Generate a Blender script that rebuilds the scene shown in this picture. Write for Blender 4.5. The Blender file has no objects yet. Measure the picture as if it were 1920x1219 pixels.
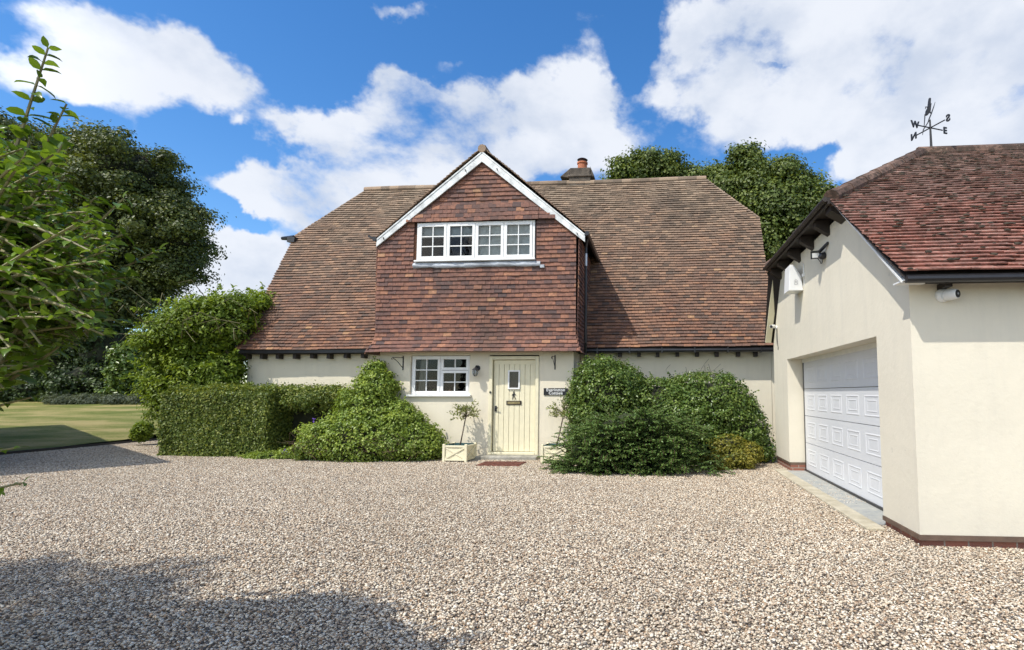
import bpy, math, random
import numpy as np
from mathutils import Vector, Matrix
random.seed(7)
S = bpy.context.scene
COL = S.collection
# ---------------------------------------------------------------- camera
FPX, PXX, PYY, HC = 1000.0, 1150.0, 658.0, 1.5          # photo is 1920 x 1219
pitch = math.atan(.08); yaw = math.atan(.08)
Fv = np.array([-math.sin(yaw)*math.cos(pitch), math.cos(yaw)*math.cos(pitch), math.sin(pitch)])
Rv = np.array([math.cos(yaw), math.sin(yaw), 0.0]); Uv = np.cross(Rv, Fv)
camd = bpy.data.cameras.new('camera'); cam = bpy.data.objects.new('camera', camd); COL.objects.link(cam)
cam.matrix_world = Matrix([[Rv[0], Uv[0], -Fv[0], 0], [Rv[1], Uv[1], -Fv[1], 0], [Rv[2], Uv[2], -Fv[2], HC], [0, 0, 0, 1]])
camd.sensor_width = 36; camd.lens = FPX/1920*36
camd.shift_x = -(PXX-960)/1920; camd.shift_y = (PYY-609.5)/1920
camd.clip_start = .05; camd.clip_end = 3000
S.camera = cam
CC = np.array([0, 0, HC])
def at(x, y, Y):                      # point seen at photo pixel x,y standing at depth Y (metres)
    d = Fv + Rv*(x-PXX)/FPX + Uv*(PYY-y)/FPX
    return CC + d*(Y/d[1])
# ---------------------------------------------------------------- light
SUN = Vector((.9, 1.0, -1.9)).normalized()             # direction the light travels
sl = bpy.data.lights.new('sun', 'SUN'); sl.energy = 4.0; sl.angle = math.radians(.53); sl.color = (1, .955, .88)
so = bpy.data.objects.new('sun', sl); COL.objects.link(so); so.rotation_euler = SUN.to_track_quat('-Z', 'Y').to_euler()
elev = math.asin(-SUN.z); azim = math.atan2(-SUN.x, -SUN.y)
W = bpy.data.worlds.new('World'); S.world = W; W.use_nodes = True
wn, wl = W.node_tree.nodes, W.node_tree.links
wn.clear()
def N(nt, typ, **kw):
    n = nt.nodes.new(typ)
    for k, v in kw.items():
        if k.startswith('i_'):
            key = k[2:]; key = int(key) if key.isdigit() else key.replace('_', ' ')
            n.inputs[key].default_value = v
        else: setattr(n, k, v)
    return n
def math_(nt, op, a, b=None, clamp=False):
    n = nt.nodes.new('ShaderNodeMath'); n.operation = op; n.use_clamp = clamp
    for i, v in enumerate((a, b)):
        if v is None: continue
        if isinstance(v, (int, float)): n.inputs[i].default_value = v
        else: nt.links.new(v, n.inputs[i])
    return n.outputs[0]
def build_world():
    nt = W.node_tree
    out = N(nt, 'ShaderNodeOutputWorld'); bg = N(nt, 'ShaderNodeBackground', i_Strength=.105)
    sky = N(nt, 'ShaderNodeTexSky', sky_type='NISHITA', sun_disc=False, sun_elevation=elev, sun_rotation=azim,
            altitude=100, air_density=1.0, dust_density=.3, ozone_density=2.5)
    hs = N(nt, 'ShaderNodeHueSaturation', i_Saturation=1.30, i_Value=1.70, i_Hue=.503)
    nt.links.new(sky.outputs[0], hs.inputs['Color'])
    tc = N(nt, 'ShaderNodeTexCoord'); sp = N(nt, 'ShaderNodeSeparateXYZ'); nt.links.new(tc.outputs['Generated'], sp.inputs[0])
    az = math_(nt, 'ARCTAN2', sp.outputs[0], sp.outputs[1]); el = math_(nt, 'ARCSINE', sp.outputs[2])
    # noise warp
    mp = N(nt, 'ShaderNodeMapping'); mp.inputs['Scale'].default_value = (1, 1, 1.45); nt.links.new(tc.outputs['Generated'], mp.inputs[0])
    nz = N(nt, 'ShaderNodeTexNoise', i_Scale=5.2, i_Detail=12.0, i_Roughness=.58, i_Distortion=.1); nt.links.new(mp.outputs[0], nz.inputs['Vector'])
    nw = N(nt, 'ShaderNodeTexNoise', i_Scale=9.0, i_Detail=5.0, i_Roughness=.6); nt.links.new(tc.outputs['Generated'], nw.inputs['Vector'])
    sw = N(nt, 'ShaderNodeSeparateColor'); nt.links.new(nw.outputs['Color'], sw.inputs[0])
    az = math_(nt, 'ADD', az, math_(nt, 'MULTIPLY', math_(nt, 'SUBTRACT', sw.outputs[0], .5), .16))
    el = math_(nt, 'ADD', el, math_(nt, 'MULTIPLY', math_(nt, 'SUBTRACT', sw.outputs[1], .5), .12))
    blobs = [  # photo px centre, radius, weight -> azimuth / elevation
        (60, 110, 120, 70, .9), (250, 70, 150, 60, .8), (350, 130, 130, 45, 1.0), (150, 160, 130, 40, .8), (275, 285, 30, 50, .6),
        (450, 232, 26, 18, .7), (388, 262, 20, 14, .55), (840, 100, 36, 20, .5), (745, 6, 60, 22, .8),
        (900, 215, 190, 60, 1.2), (1060, 205, 110, 65, 1.1), (760, 170, 50, 40, .7), (700, 290, 160, 80, 1.2), (600, 265, 80, 35, .8), (960, 300, 170, 60, 1.2),
        (500, 350, 130, 42, 1.2), (620, 390, 110, 50, 1.1), (430, 450, 90, 50, 1.1), (480, 520, 170, 50, 1.2), (330, 500, 90, 60, 1.),
        (445, 385, 70, 18, -1.1), (565, 110, 80, 110, -.85), (1190, 110, 45, 110, -.75), (350, 290, 90, 60, -.8), (480, 250, 60, 40, -.4), (1330, 70, 120, 80, 1.0), (1420, 0, 150, 60, 1.0), (1560, 10, 120, 60, 1.0), (1300, 185, 110, 34, .75), (1500, 120, 120, 80, 1.0), (1680, 60, 180, 70, 1.2), (1850, 30, 120, 60, 1.1), (1500, 235, 150, 45, 1.0),
        (1800, 200, 180, 90, 1.3), (1650, 250, 90, 60, 1.1), (1900, 300, 160, 120, 1.3), (1640, 320, 60, 30, 1.1), (1470, 105, 50, 12, -.6), (1575, 282, 60, 18, -.65),
        (-300, 200, 250, 120, 1), (-600, 500, 300, 120, 1), (2300, 200, 300, 160, 1.1), (2700, 500, 300, 160, 1.), (1000, -350, 400, 120, .9), (300, -300, 200, 90, .8)]
    acc = None
    for (x, y, rx, ry, w) in blobs:
        p = at(x, y, 10) - CC; p /= np.linalg.norm(p); px_ = at(x+rx, y, 10)-CC; px_ /= np.linalg.norm(px_)
        py_ = at(x, y-ry, 10)-CC; py_ /= np.linalg.norm(py_)
        a0, e0 = math.atan2(p[0], p[1]), math.asin(p[2])
        ra = abs(math.atan2(px_[0], px_[1])-a0); re = abs(math.asin(py_[2])-e0)
        dx = math_(nt, 'MULTIPLY', math_(nt, 'SUBTRACT', az, a0), 1/ra); dy = math_(nt, 'MULTIPLY', math_(nt, 'SUBTRACT', el, e0), 1/re)
        r2 = math_(nt, 'ADD', math_(nt, 'MULTIPLY', dx, dx), math_(nt, 'MULTIPLY', dy, dy))
        g = math_(nt, 'MULTIPLY', math_(nt, 'EXPONENT', math_(nt, 'MULTIPLY', r2, -.75)), w)
        acc = g if acc is None else math_(nt, 'ADD', acc, g)
    acc = math_(nt, 'MINIMUM', acc, 1.15)
    # general cloud cover behind the camera, out of the photographed part
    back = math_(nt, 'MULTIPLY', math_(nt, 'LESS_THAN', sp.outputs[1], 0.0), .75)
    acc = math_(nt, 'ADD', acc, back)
    d = math_(nt, 'ADD', acc, math_(nt, 'MULTIPLY', math_(nt, 'SUBTRACT', nz.outputs['Fac'], .5), 3.0))
    mr = N(nt, 'ShaderNodeMapRange', interpolation_type='SMOOTHSTEP'); mr.inputs['From Min'].default_value = .52; mr.inputs['From Max'].default_value = 1.08
    nt.links.new(d, mr.inputs['Value'])
    fac = math_(nt, 'MULTIPLY', mr.outputs[0], .96)
    # cloud shade
    n2 = N(nt, 'ShaderNodeTexNoise', i_Scale=5.0, i_Detail=7.0, i_Roughness=.55); nt.links.new(mp.outputs[0], n2.inputs['Vector'])
    sh = N(nt, 'ShaderNodeMapRange', interpolation_type='SMOOTHSTEP'); sh.inputs['From Min'].default_value = .36; sh.inputs['From Max'].default_value = .62
    nt.links.new(n2.outputs['Fac'], sh.inputs['Value'])
    cm = N(nt, 'ShaderNodeMix', data_type='RGBA'); cm.inputs['A'].default_value = (5.3, 5.9, 7.0, 1); cm.inputs['B'].default_value = (7.4, 7.7, 8.3, 1)
    nt.links.new(sh.outputs[0], cm.inputs['Factor'])
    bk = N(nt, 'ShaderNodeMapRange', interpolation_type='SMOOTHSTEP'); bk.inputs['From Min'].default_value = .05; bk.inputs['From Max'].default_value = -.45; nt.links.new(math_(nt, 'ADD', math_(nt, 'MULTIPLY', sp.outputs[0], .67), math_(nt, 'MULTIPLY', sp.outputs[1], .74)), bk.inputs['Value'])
    sc_ = N(nt, 'ShaderNodeVectorMath', operation='SCALE'); nt.links.new(cm.outputs['Result'], sc_.inputs[0]); nt.links.new(math_(nt, 'ADD', math_(nt, 'MULTIPLY', bk.outputs[0], 1.6), 1.0), sc_.inputs['Scale'])  # unseen clouds on the sun's side made brighter and warmer to lift shade fill
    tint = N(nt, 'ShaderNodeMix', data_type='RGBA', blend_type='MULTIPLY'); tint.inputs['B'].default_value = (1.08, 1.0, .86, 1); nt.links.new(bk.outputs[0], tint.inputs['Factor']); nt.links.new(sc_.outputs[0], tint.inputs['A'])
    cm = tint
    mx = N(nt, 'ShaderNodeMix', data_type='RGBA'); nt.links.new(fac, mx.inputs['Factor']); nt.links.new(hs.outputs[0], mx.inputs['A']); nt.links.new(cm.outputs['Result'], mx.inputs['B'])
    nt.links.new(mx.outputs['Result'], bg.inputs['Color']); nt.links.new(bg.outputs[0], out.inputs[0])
build_world()
W.cycles.sampling_method = 'MANUAL'; W.cycles.sample_map_resolution = 512
S.view_settings.view_transform = 'Standard'; S.view_settings.look = 'None'; S.view_settings.exposure = 0.20; S.view_settings.gamma = 1
S.cycles.max_bounces = 6; S.cycles.diffuse_bounces = 3; S.cycles.glossy_bounces = 2; S.cycles.transmission_bounces = 3; S.cycles.transparent_max_bounces = 6

# ---------------------------------------------------------------- mesh helpers
BASE = {}
class MB:
    def __init__(s): s.v = []; s.f = []; s.m = []; s.t = []
    def add(s, vs, fs, m=0, t=None):
        o = len(s.v); s.v += [tuple(map(float, p)) for p in vs]; s.f += [tuple(i+o for i in f) for f in fs]; s.m += [m]*len(fs)
        s.t += [(random.random() if t is None else t)]*len(fs)
    def box(s, x0, x1, y0, y1, z0, z1, m=0, t=None):
        s.add([(x0,y0,z0),(x1,y0,z0),(x1,y1,z0),(x0,y1,z0),(x0,y0,z1),(x1,y0,z1),(x1,y1,z1),(x0,y1,z1)],
              [(0,3,2,1),(4,5,6,7),(0,1,5,4),(1,2,6,5),(2,3,7,6),(3,0,4,7)], m, t)
    def bar(s, a, b, w, h, up=(0,0,1), m=0, t=None):      # rectangular bar from a to b
        a, b, up = Vector(a), Vector(b), Vector(up); d = (b-a).normalized(); r = d.cross(up).normalized(); u = r.cross(d)
        vs = []
        for p in (a, b):
            for (i, j) in ((-1,-1),(1,-1),(1,1),(-1,1)): vs.append(p + r*i*w/2 + u*j*h/2)
        s.add(vs, [(0,1,2,3),(7,6,5,4),(0,4,5,1),(1,5,6,2),(2,6,7,3),(3,7,4,0)], m, t)
    def tube(s, pts, rad, n=8, m=0, cap=True, t=None):
        pts = [Vector(p) for p in pts]
        if isinstance(rad, (int, float)): rad = [rad]*len(pts)
        vs = []; fs = []; pr = None
        for i, p in enumerate(pts):
            d = (pts[min(i+1, len(pts)-1)]-pts[max(i-1, 0)]).normalized()
            if pr is None: pr = d.orthogonal().normalized()
            pr = (pr - d*pr.dot(d)).normalized(); q = d.cross(pr)
            for k in range(n):
                a = 2*math.pi*k/n; vs.append(p + (pr*math.cos(a)+q*math.sin(a))*rad[i])
        for i in range(len(pts)-1):
            for k in range(n):
                k2 = (k+1) % n; fs.append((i*n+k, i*n+k2, (i+1)*n+k2, (i+1)*n+k))
        if cap: fs += [tuple(range(n-1, -1, -1)), tuple((len(pts)-1)*n+k for k in range(n))]
        s.add(vs, fs, m, t)
    def prism(s, poly, off, m=0, t=None):                # planar polygon extruded by off
        n = len(poly); a = [Vector(p) for p in poly]; o = Vector(off)
        s.add(a+[p+o for p in a], [tuple(range(n-1, -1, -1)), tuple(range(n, 2*n))]+[(i, (i+1) % n, n+(i+1) % n, n+i) for i in range(n)], m, t)
    def build(s, name, mats, parent=None, smooth=False, loc=None, bevel=0):
        base = Vector(BASE[parent]) if parent is not None else Vector(loc or (0, 0, 0))
        me = bpy.data.meshes.new(name); me.from_pydata([tuple(Vector(p)-base) for p in s.v], [], s.f)
        mats = mats if isinstance(mats, (list, tuple)) else [mats]
        for m in mats: me.materials.append(m)
        if len(mats) > 1: me.polygons.foreach_set('material_index', s.m)
        at_ = me.attributes.new('tone', 'FLOAT', 'FACE'); at_.data.foreach_set('value', s.t)
        if smooth: me.polygons.foreach_set('use_smooth', [True]*len(s.f))
        me.update()
        o = bpy.data.objects.new(name, me); COL.objects.link(o)
        if parent is not None: o.parent = parent
        else: o.location = base
        BASE[o] = base
        if bevel:
            b = o.modifiers.new('bevel', 'BEVEL'); b.width = bevel; b.segments = 2; b.limit_method = 'ANGLE'
        return o
def tag(o, label=None, cat=None, group=None, kind=None):
    if label: o['label'] = label
    if cat: o['category'] = cat
    if group: o['group'] = group
    if kind: o['kind'] = kind
    return o
def thing(name, loc, label, cat, group=None):
    o = bpy.data.objects.new(name, None); o.empty_display_size = .2; COL.objects.link(o); o.location = loc; BASE[o] = Vector(loc)
    return tag(o, label, cat, group)
def npmesh(name, V, F, mat, parent=None, loc=(0,0,0), tone=None, smooth=False):     # V (n,3), F (m,k) arrays
    base = np.array(BASE[parent]) if parent is not None else np.array(loc, float)
    me = bpy.data.meshes.new(name); V = V-base; k = F.shape[1]
    me.vertices.add(len(V)); me.vertices.foreach_set('co', V.astype(np.float32).ravel())
    me.loops.add(F.size); me.loops.foreach_set('vertex_index', F.astype(np.int32).ravel())
    me.polygons.add(len(F)); me.polygons.foreach_set('loop_start', np.arange(0, F.size, k, dtype=np.int32))
    if smooth: me.polygons.foreach_set('use_smooth', np.ones(len(F), bool))
    me.update(calc_edges=True)
    if tone is not None:
        a = me.attributes.new('tone', 'FLOAT', 'FACE'); a.data.foreach_set('value', tone.astype(np.float32))
    for m in (mat if isinstance(mat, (list, tuple)) else [mat]): me.materials.append(m)
    o = bpy.data.objects.new(name, me); COL.objects.link(o)
    if parent is not None: o.parent = parent
    else: o.location = tuple(base)
    BASE[o] = Vector(base)
    return o
# ---------------------------------------------------------------- materials
def mat(name):
    m = bpy.data.materials.new(name); m.use_nodes = True; nt = m.node_tree; return m, nt, nt.nodes['Principled BSDF']
def ramp(nt, src, stops, interp='LINEAR'):
    r = nt.nodes.new('ShaderNodeValToRGB'); r.color_ramp.interpolation = interp; e = r.color_ramp.elements
    while len(e) < len(stops): e.new(.5)
    for i, (p, c) in enumerate(stops): e[i].position = p; e[i].color = (*c, 1) if len(c) == 3 else c
    nt.links.new(src, r.inputs[0]); return r.outputs[0]
def noise(nt, scale, detail=4, rough=.55, vec=None, dist=0, sc=None, dim='3D'):
    n = nt.nodes.new('ShaderNodeTexNoise'); n.inputs['Scale'].default_value = scale; n.inputs['Detail'].default_value = detail
    n.inputs['Roughness'].default_value = rough; n.inputs['Distortion'].default_value = dist
    if vec is None:
        g = nt.nodes.new('ShaderNodeNewGeometry'); vec = g.outputs['Position']
    if sc:
        mp = nt.nodes.new('ShaderNodeMapping'); mp.inputs['Scale'].default_value = sc; nt.links.new(vec, mp.inputs[0]); vec = mp.outputs[0]
    nt.links.new(vec, n.inputs['Vector']); return n.outputs['Fac']
def mixc(nt, f, a, b, typ='MIX'):
    n = nt.nodes.new('ShaderNodeMix'); n.data_type = 'RGBA'; n.blend_type = typ
    for k, v in (('Factor', f), ('A', a), ('B', b)):
        if hasattr(v, 'links'): nt.links.new(v, n.inputs[k])
        elif k == 'Factor': n.inputs[k].default_value = v
        else: n.inputs[k].default_value = (*v, 1)
    return n.outputs['Result']
def bump(nt, b, h, strength=.3, dist=.01):
    n = nt.nodes.new('ShaderNodeBump'); n.inputs['Strength'].default_value = strength; n.inputs['Distance'].default_value = dist
    nt.links.new(h, n.inputs['Height']); nt.links.new(n.outputs[0], b.inputs['Normal'])
def attr(nt, name='tone'):
    a = nt.nodes.new('ShaderNodeAttribute'); a.attribute_name = name; return a.outputs['Fac']
def simple(name, c, rough=.5, var=.0, bscale=40, bstr=.0, metal=0, spec=.5):
    m, nt, b = mat(name)
    b.inputs['Roughness'].default_value = rough; b.inputs['Metallic'].default_value = metal; b.inputs['Specular IOR Level'].default_value = spec
    f = noise(nt, bscale*.25, 5)
    d = tuple(x*(1-var) for x in c); u = tuple(min(1, x*(1+var*.5)) for x in c)
    nt.links.new(ramp(nt, f, [(.35, d), (.65, u)]), b.inputs['Base Color'])
    if bstr: bump(nt, b, noise(nt, bscale, 5, .6), bstr, .004)
    return m
M = {}
def render_mat(name, base, dirt, stains=True):
    m, nt, b = mat(name); b.inputs['Roughness'].default_value = .85; b.inputs['Specular IOR Level'].default_value = .2
    c = mixc(nt, ramp(nt, noise(nt, .9, 6, .6), [(.35, (0,0,0)), (.7, (1,1,1))]), base, tuple(x*.93 for x in base))
    if stains:
        g = nt.nodes.new('ShaderNodeNewGeometry'); sp = nt.nodes.new('ShaderNodeSeparateXYZ'); nt.links.new(g.outputs['Position'], sp.inputs[0])
        low = nt.nodes.new('ShaderNodeMapRange'); low.inputs['From Min'].default_value = .55; low.inputs['From Max'].default_value = .02; nt.links.new(sp.outputs[2], low.inputs['Value'])
        f = math_(nt, 'MULTIPLY', low.outputs[0], noise(nt, 3, 6, .7))
        f2 = math_(nt, 'MULTIPLY', ramp(nt, noise(nt, 1.3, 8, .65, sc=(3, 3, .35)), [(.5, (0,0,0)), (.75, (1,1,1))]), .22)
        c = mixc(nt, math_(nt, 'ADD', math_(nt, 'MULTIPLY', f, .8), f2, True), c, dirt)
        sp2 = ramp(nt, noise(nt, 9, 2, .5), [(.765, (0,0,0)), (.775, (1,1,1))])
        c = mixc(nt, math_(nt, 'MULTIPLY', sp2, .35), c, (.3, .28, .24))
    nt.links.new(c, b.inputs['Base Color'])
    h = math_(nt, 'ADD', math_(nt, 'MULTIPLY', noise(nt, 2.2, 4), 2.2), math_(nt, 'ADD', math_(nt, 'MULTIPLY', noise(nt, 14, 5, .6), .8), math_(nt, 'MULTIPLY', noise(nt, 75, 3), .22)))
    bump(nt, b, h, .32, .012)
    return m
M['render'] = render_mat('cream_render', (.765, .70, .55), (.47, .43, .34))
M['render_g'] = render_mat('cream_render_garage', (.745, .69, .56), (.52, .49, .42))
M['cream_wood'] = simple('cream_paint', (.77, .71, .50), .45, .05, 30, .05)
M['white'] = simple('white_paint', (.82, .82, .80), .4, .05, 25, .05)
M['white_old'] = simple('weathered_white_paint', (.72, .74, .73), .6, .28, 22, .3)
M['door_white'] = simple('garage_door_paint', (.70, .71, .725), .35, .02, 25, .02)
M['black'] = simple('black_paint', (.016, .016, .018), .35, .3, 20, .05)
M['blackwood'] = simple('dark_stained_timber', (.03, .022, .018), .6, .4, 20, .3)
M['iron'] = simple('wrought_iron', (.018, .018, .02), .5, .2, 30, .2)
M['lead'] = simple('lead_sheet', (.42, .45, .49), .5, .45, 14, .6)
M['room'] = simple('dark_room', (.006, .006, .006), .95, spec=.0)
M['curtain'] = simple('curtain_cloth', (.42, .40, .33), .9, .1)
M['blind'] = simple('blind_cloth', (.50, .53, .53), .9, .08)
M['blind_l'] = simple('light_blind_cloth', (.62, .66, .65), .9, .2)
M['soil'] = simple('potting_soil', (.05, .035, .025), .95, .4, 60, .8)
M['liner'] = simple('green_liner', (.03, .09, .09), .5)
M['plastic'] = simple('white_plastic', (.78, .79, .78), .35, .02)
M['silver'] = simple('grey_metal', (.45, .46, .48), .35, .1, metal=.8)
M['purple'] = simple('purple_petals', (.2, .1, .5), .7, .2)
M['trim'] = simple('brown_bead', (.13, .085, .06), .6, .3, 30, .3)
def glass_mat():
    m, nt, b = mat('window_glass'); nt.nodes.remove(b); o = nt.nodes['Material Output']
    t = nt.nodes.new('ShaderNodeBsdfTransparent'); t.inputs[0].default_value = (.72, .75, .75, 1)
    g = nt.nodes.new('ShaderNodeBsdfGlossy'); g.inputs['Roughness'].default_value = .02; g.inputs[0].default_value = (1, 1, 1, 1)
    fr = nt.nodes.new('ShaderNodeFresnel'); fr.inputs[0].default_value = 1.38
    bp = nt.nodes.new('ShaderNodeBump'); bp.inputs['Strength'].default_value = .12; bp.inputs['Distance'].default_value = .01; nt.links.new(noise(nt, 5, 2), bp.inputs['Height']); nt.links.new(bp.outputs[0], g.inputs['Normal'])
    mx = nt.nodes.new('ShaderNodeMixShader'); nt.links.new(fr.outputs[0], mx.inputs[0]); nt.links.new(t.outputs[0], mx.inputs[1]); nt.links.new(g.outputs[0], mx.inputs[2])
    nt.links.new(mx.outputs[0], o.inputs[0]); return m
M['glass'] = glass_mat()
def tile_mat(name, stops, z0=None, z1=None, aged=(.24, .19, .14), lichen=.25, moss=0., spec=.25):
    m, nt, b = mat(name); b.inputs['Roughness'].default_value = .8; b.inputs['Specular IOR Level'].default_value = spec
    c = ramp(nt, attr(nt), stops)
    c = mixc(nt, math_(nt, 'MULTIPLY', ramp(nt, noise(nt, 14, 5, .65), [(.35, (0,0,0)), (.7, (1,1,1))]), .55), c, (.045, .032, .028))
    if z0 is not None:
        g = nt.nodes.new('ShaderNodeNewGeometry'); sp = nt.nodes.new('ShaderNodeSeparateXYZ'); nt.links.new(g.outputs['Position'], sp.inputs[0])
        up = nt.nodes.new('ShaderNodeMapRange'); up.inputs['From Min'].default_value = z0; up.inputs['From Max'].default_value = z1; nt.links.new(sp.outputs[2], up.inputs['Value'])
        f = math_(nt, 'MULTIPLY', math_(nt, 'ADD', up.outputs[0], math_(nt, 'SUBTRACT', noise(nt, 1.1, 5, .6), .5)), .85, True)
        a2 = mixc(nt, attr(nt), tuple(x*.62 for x in aged), tuple(x*1.35 for x in aged))
        c = mixc(nt, f, c, a2)
    li = ramp(nt, noise(nt, 30, 4, .6), [(.60, (0,0,0)), (.72, (1,1,1))])
    c = mixc(nt, math_(nt, 'MULTIPLY', li, lichen), c, (.50, .46, .37))
    st = ramp(nt, noise(nt, .8, 5, .6, sc=(1, 1, .4)), [(.56, (0,0,0)), (.7, (1,1,1))])
    c = mixc(nt, math_(nt, 'MULTIPLY', st, .45), c, (.06, .05, .042))
    if moss:
        mo = ramp(nt, noise(nt, 7, 7, .7, sc=(1, 1.2, 1.2)), [(.47, (0,0,0)), (.56, (1,1,1))])
        c = mixc(nt, math_(nt, 'MULTIPLY', mo, moss), c, (.05, .036, .026))
    nt.links.new(c, b.inputs['Base Color'])
    bump(nt, b, noise(nt, 60, 4, .65), .5, .006)
    return m
TS = [(0, (.105, .070, .066)), (.22, (.155, .086, .072)), (.45, (.225, .110, .082)), (.68, (.30, .14, .092)), (.88, (.39, .185, .11)), (1, (.45, .25, .14))]
M['roof_tile'] = tile_mat('clay_roof_tile', [(p, (r*.95, g*.98, b_*.86)) for p, (r, g, b_) in TS], 2.6, 7.8, (.25, .19, .135), .34)
M['hung_tile'] = tile_mat('clay_hung_tile', TS, None, None, lichen=.22)
M['garage_tile'] = tile_mat('red_concrete_tile', [(0, (.29, .115, .082)), (.5, (.39, .16, .115)), (1, (.48, .24, .18))], 3.2, 5.1, (.36, .265, .225), .8, .5)
M['deck'] = simple('roof_underlay', (.02, .015, .013), .9)
def brick_mat():
    m, nt, b = mat('red_brick'); b.inputs['Roughness'].default_value = .9
    g = nt.nodes.new('ShaderNodeNewGeometry'); sp = nt.nodes.new('ShaderNodeSeparateXYZ'); nt.links.new(g.outputs['Position'], sp.inputs[0])
    cb = nt.nodes.new('ShaderNodeCombineXYZ'); nt.links.new(math_(nt, 'ADD', sp.outputs[0], sp.outputs[1]), cb.inputs[0]); nt.links.new(math_(nt, 'ADD', sp.outputs[2], .012), cb.inputs[1])
    br = nt.nodes.new('ShaderNodeTexBrick'); br.inputs['Scale'].default_value = 1; br.inputs['Brick Width'].default_value = .225; br.inputs['Row Height'].default_value = .075
    br.inputs['Mortar Size'].default_value = .008; br.inputs['Color1'].default_value = (.33, .11, .065, 1); br.inputs['Color2'].default_value = (.22, .075, .05, 1); br.inputs['Mortar'].default_value = (.33, .29, .24, 1)
    nt.links.new(cb.outputs[0], br.inputs['Vector'])
    c = mixc(nt, math_(nt, 'MULTIPLY', noise(nt, 9, 6, .7), .5), br.outputs['Color'], (.16, .11, .09)); nt.links.new(c, b.inputs['Base Color'])
    bump(nt, b, math_(nt, 'SUBTRACT', noise(nt, 50, 4), br.outputs['Fac']), .5, .006); return m
M['brick'] = brick_mat()
def concrete_mat(name, a, c2):
    m, nt, b = mat(name); b.inputs['Roughness'].default_value = .9
    nt.links.new(ramp(nt, noise(nt, 5, 9, .7), [(.3, a), (.7, c2)]), b.inputs['Base Color']); bump(nt, b, noise(nt, 60, 6, .7), .6, .006); return m
M['concrete'] = concrete_mat('sandy_concrete', (.33, .29, .20), (.55, .50, .38))
M['slab'] = concrete_mat('smooth_concrete', (.24, .26, .26), (.42, .41, .36))
M['step'] = concrete_mat('mossy_step_stone', (.16, .15, .12), (.45, .43, .37))
M['chimney'] = concrete_mat('lichen_stone', (.03, .025, .02), (.16, .13, .10))
M['pot'] = simple('terracotta', (.48, .15, .06), .7, .35, 20, .3)
def leaf_mat(name, dark, mid, light, trans=.35, gloss=.35, patch=1.4):
    m, nt, b = mat(name); nt.nodes.remove(b); o = nt.nodes['Material Output']
    c = ramp(nt, attr(nt), [(0, dark), (.5, mid), (1, light)])
    c = mixc(nt, math_(nt, 'MULTIPLY', ramp(nt, noise(nt, patch, 3), [(.42, (0,0,0)), (.62, (1,1,1))]), .45), c, dark)
    p = nt.nodes.new('ShaderNodeBsdfPrincipled'); nt.links.new(c, p.inputs['Base Color']); p.inputs['Roughness'].default_value = gloss; p.inputs['Specular IOR Level'].default_value = .35
    t = nt.nodes.new('ShaderNodeBsdfTranslucent'); nt.links.new(mixc(nt, 1, c, (1.3, 1.22, .55), 'MULTIPLY'), t.inputs[0])
    mx = nt.nodes.new('ShaderNodeMixShader'); mx.inputs[0].default_value = trans; nt.links.new(p.outputs[0], mx.inputs[1]); nt.links.new(t.outputs[0], mx.inputs[2]); nt.links.new(mx.outputs[0], o.inputs[0]); return m
M['lf_tree'] = leaf_mat('sycamore_leaves', (0.046, 0.063, 0.019), (0.106, 0.138, 0.033), (0.200, 0.221, 0.055), .3, .45, .35)
M['lf_tree2'] = leaf_mat('lime_tree_leaves', (0.055, 0.082, 0.018), (0.117, 0.166, 0.034), (0.216, 0.257, 0.054), .3, .45, .5)
M['lf_wist'] = leaf_mat('wisteria_leaves', (0.101, 0.155, 0.020), (0.202, 0.294, 0.029), (0.336, 0.422, 0.043), .4, .5, 1.6)
M['lf_hedge'] = leaf_mat('hedge_leaves', (0.083, 0.128, 0.025), (0.185, 0.241, 0.047), (0.368, 0.391, 0.093), .3, .45, 1.3)
M['lf_ivy'] = leaf_mat('ivy_leaves', (0.058, 0.105, 0.021), (0.125, 0.195, 0.038), (0.248, 0.314, 0.076), .25, .3, 2)
M['lf_mound'] = leaf_mat('mound_leaves', (0.119, 0.182, 0.030), (0.238, 0.331, 0.050), (0.436, 0.513, 0.103), .3, .4, 2)
M['lf_cot'] = leaf_mat('cotoneaster_leaves', (0.078, 0.149, 0.041), (0.154, 0.246, 0.072), (0.263, 0.355, 0.122), .2, .35, 2)
M['lf_gold'] = leaf_mat('golden_leaves', (0.115, 0.134, 0.016), (0.262, 0.251, 0.041), (0.419, 0.354, 0.073), .35, .45, 3)
M['lf_near'] = leaf_mat('mock_orange_leaves', (0.060, 0.113, 0.015), (0.119, 0.202, 0.021), (0.212, 0.322, 0.037), .4, .3, 2.2)
M['lf_bay'] = leaf_mat('bay_leaves', (0.120, 0.156, 0.036), (0.240, 0.276, 0.084), (0.432, 0.444, 0.180), .3, .35, 8)
M['lf_grey'] = leaf_mat('lavender_leaves', (.07, .09, .06), (.13, .16, .10), (.2, .22, .16), .25, .6, 2)
M['lf_dark'] = leaf_mat('shrub_leaves', (0.028, 0.049, 0.017), (0.056, 0.091, 0.028), (0.119, 0.168, 0.049), .3, .45, .7)
M['bark'] = simple('bark', (.12, .09, .065), .9, .45, 25, .9)
M['twig'] = simple('brown_twigs', (.10, .065, .04), .9, .3)
M['twig_g'] = simple('green_stems', (.19, .17, .07), .6, .3)
M['core'] = simple('inner_twigs', (.025, .028, .012), .95, .4, 30, .8)
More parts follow.
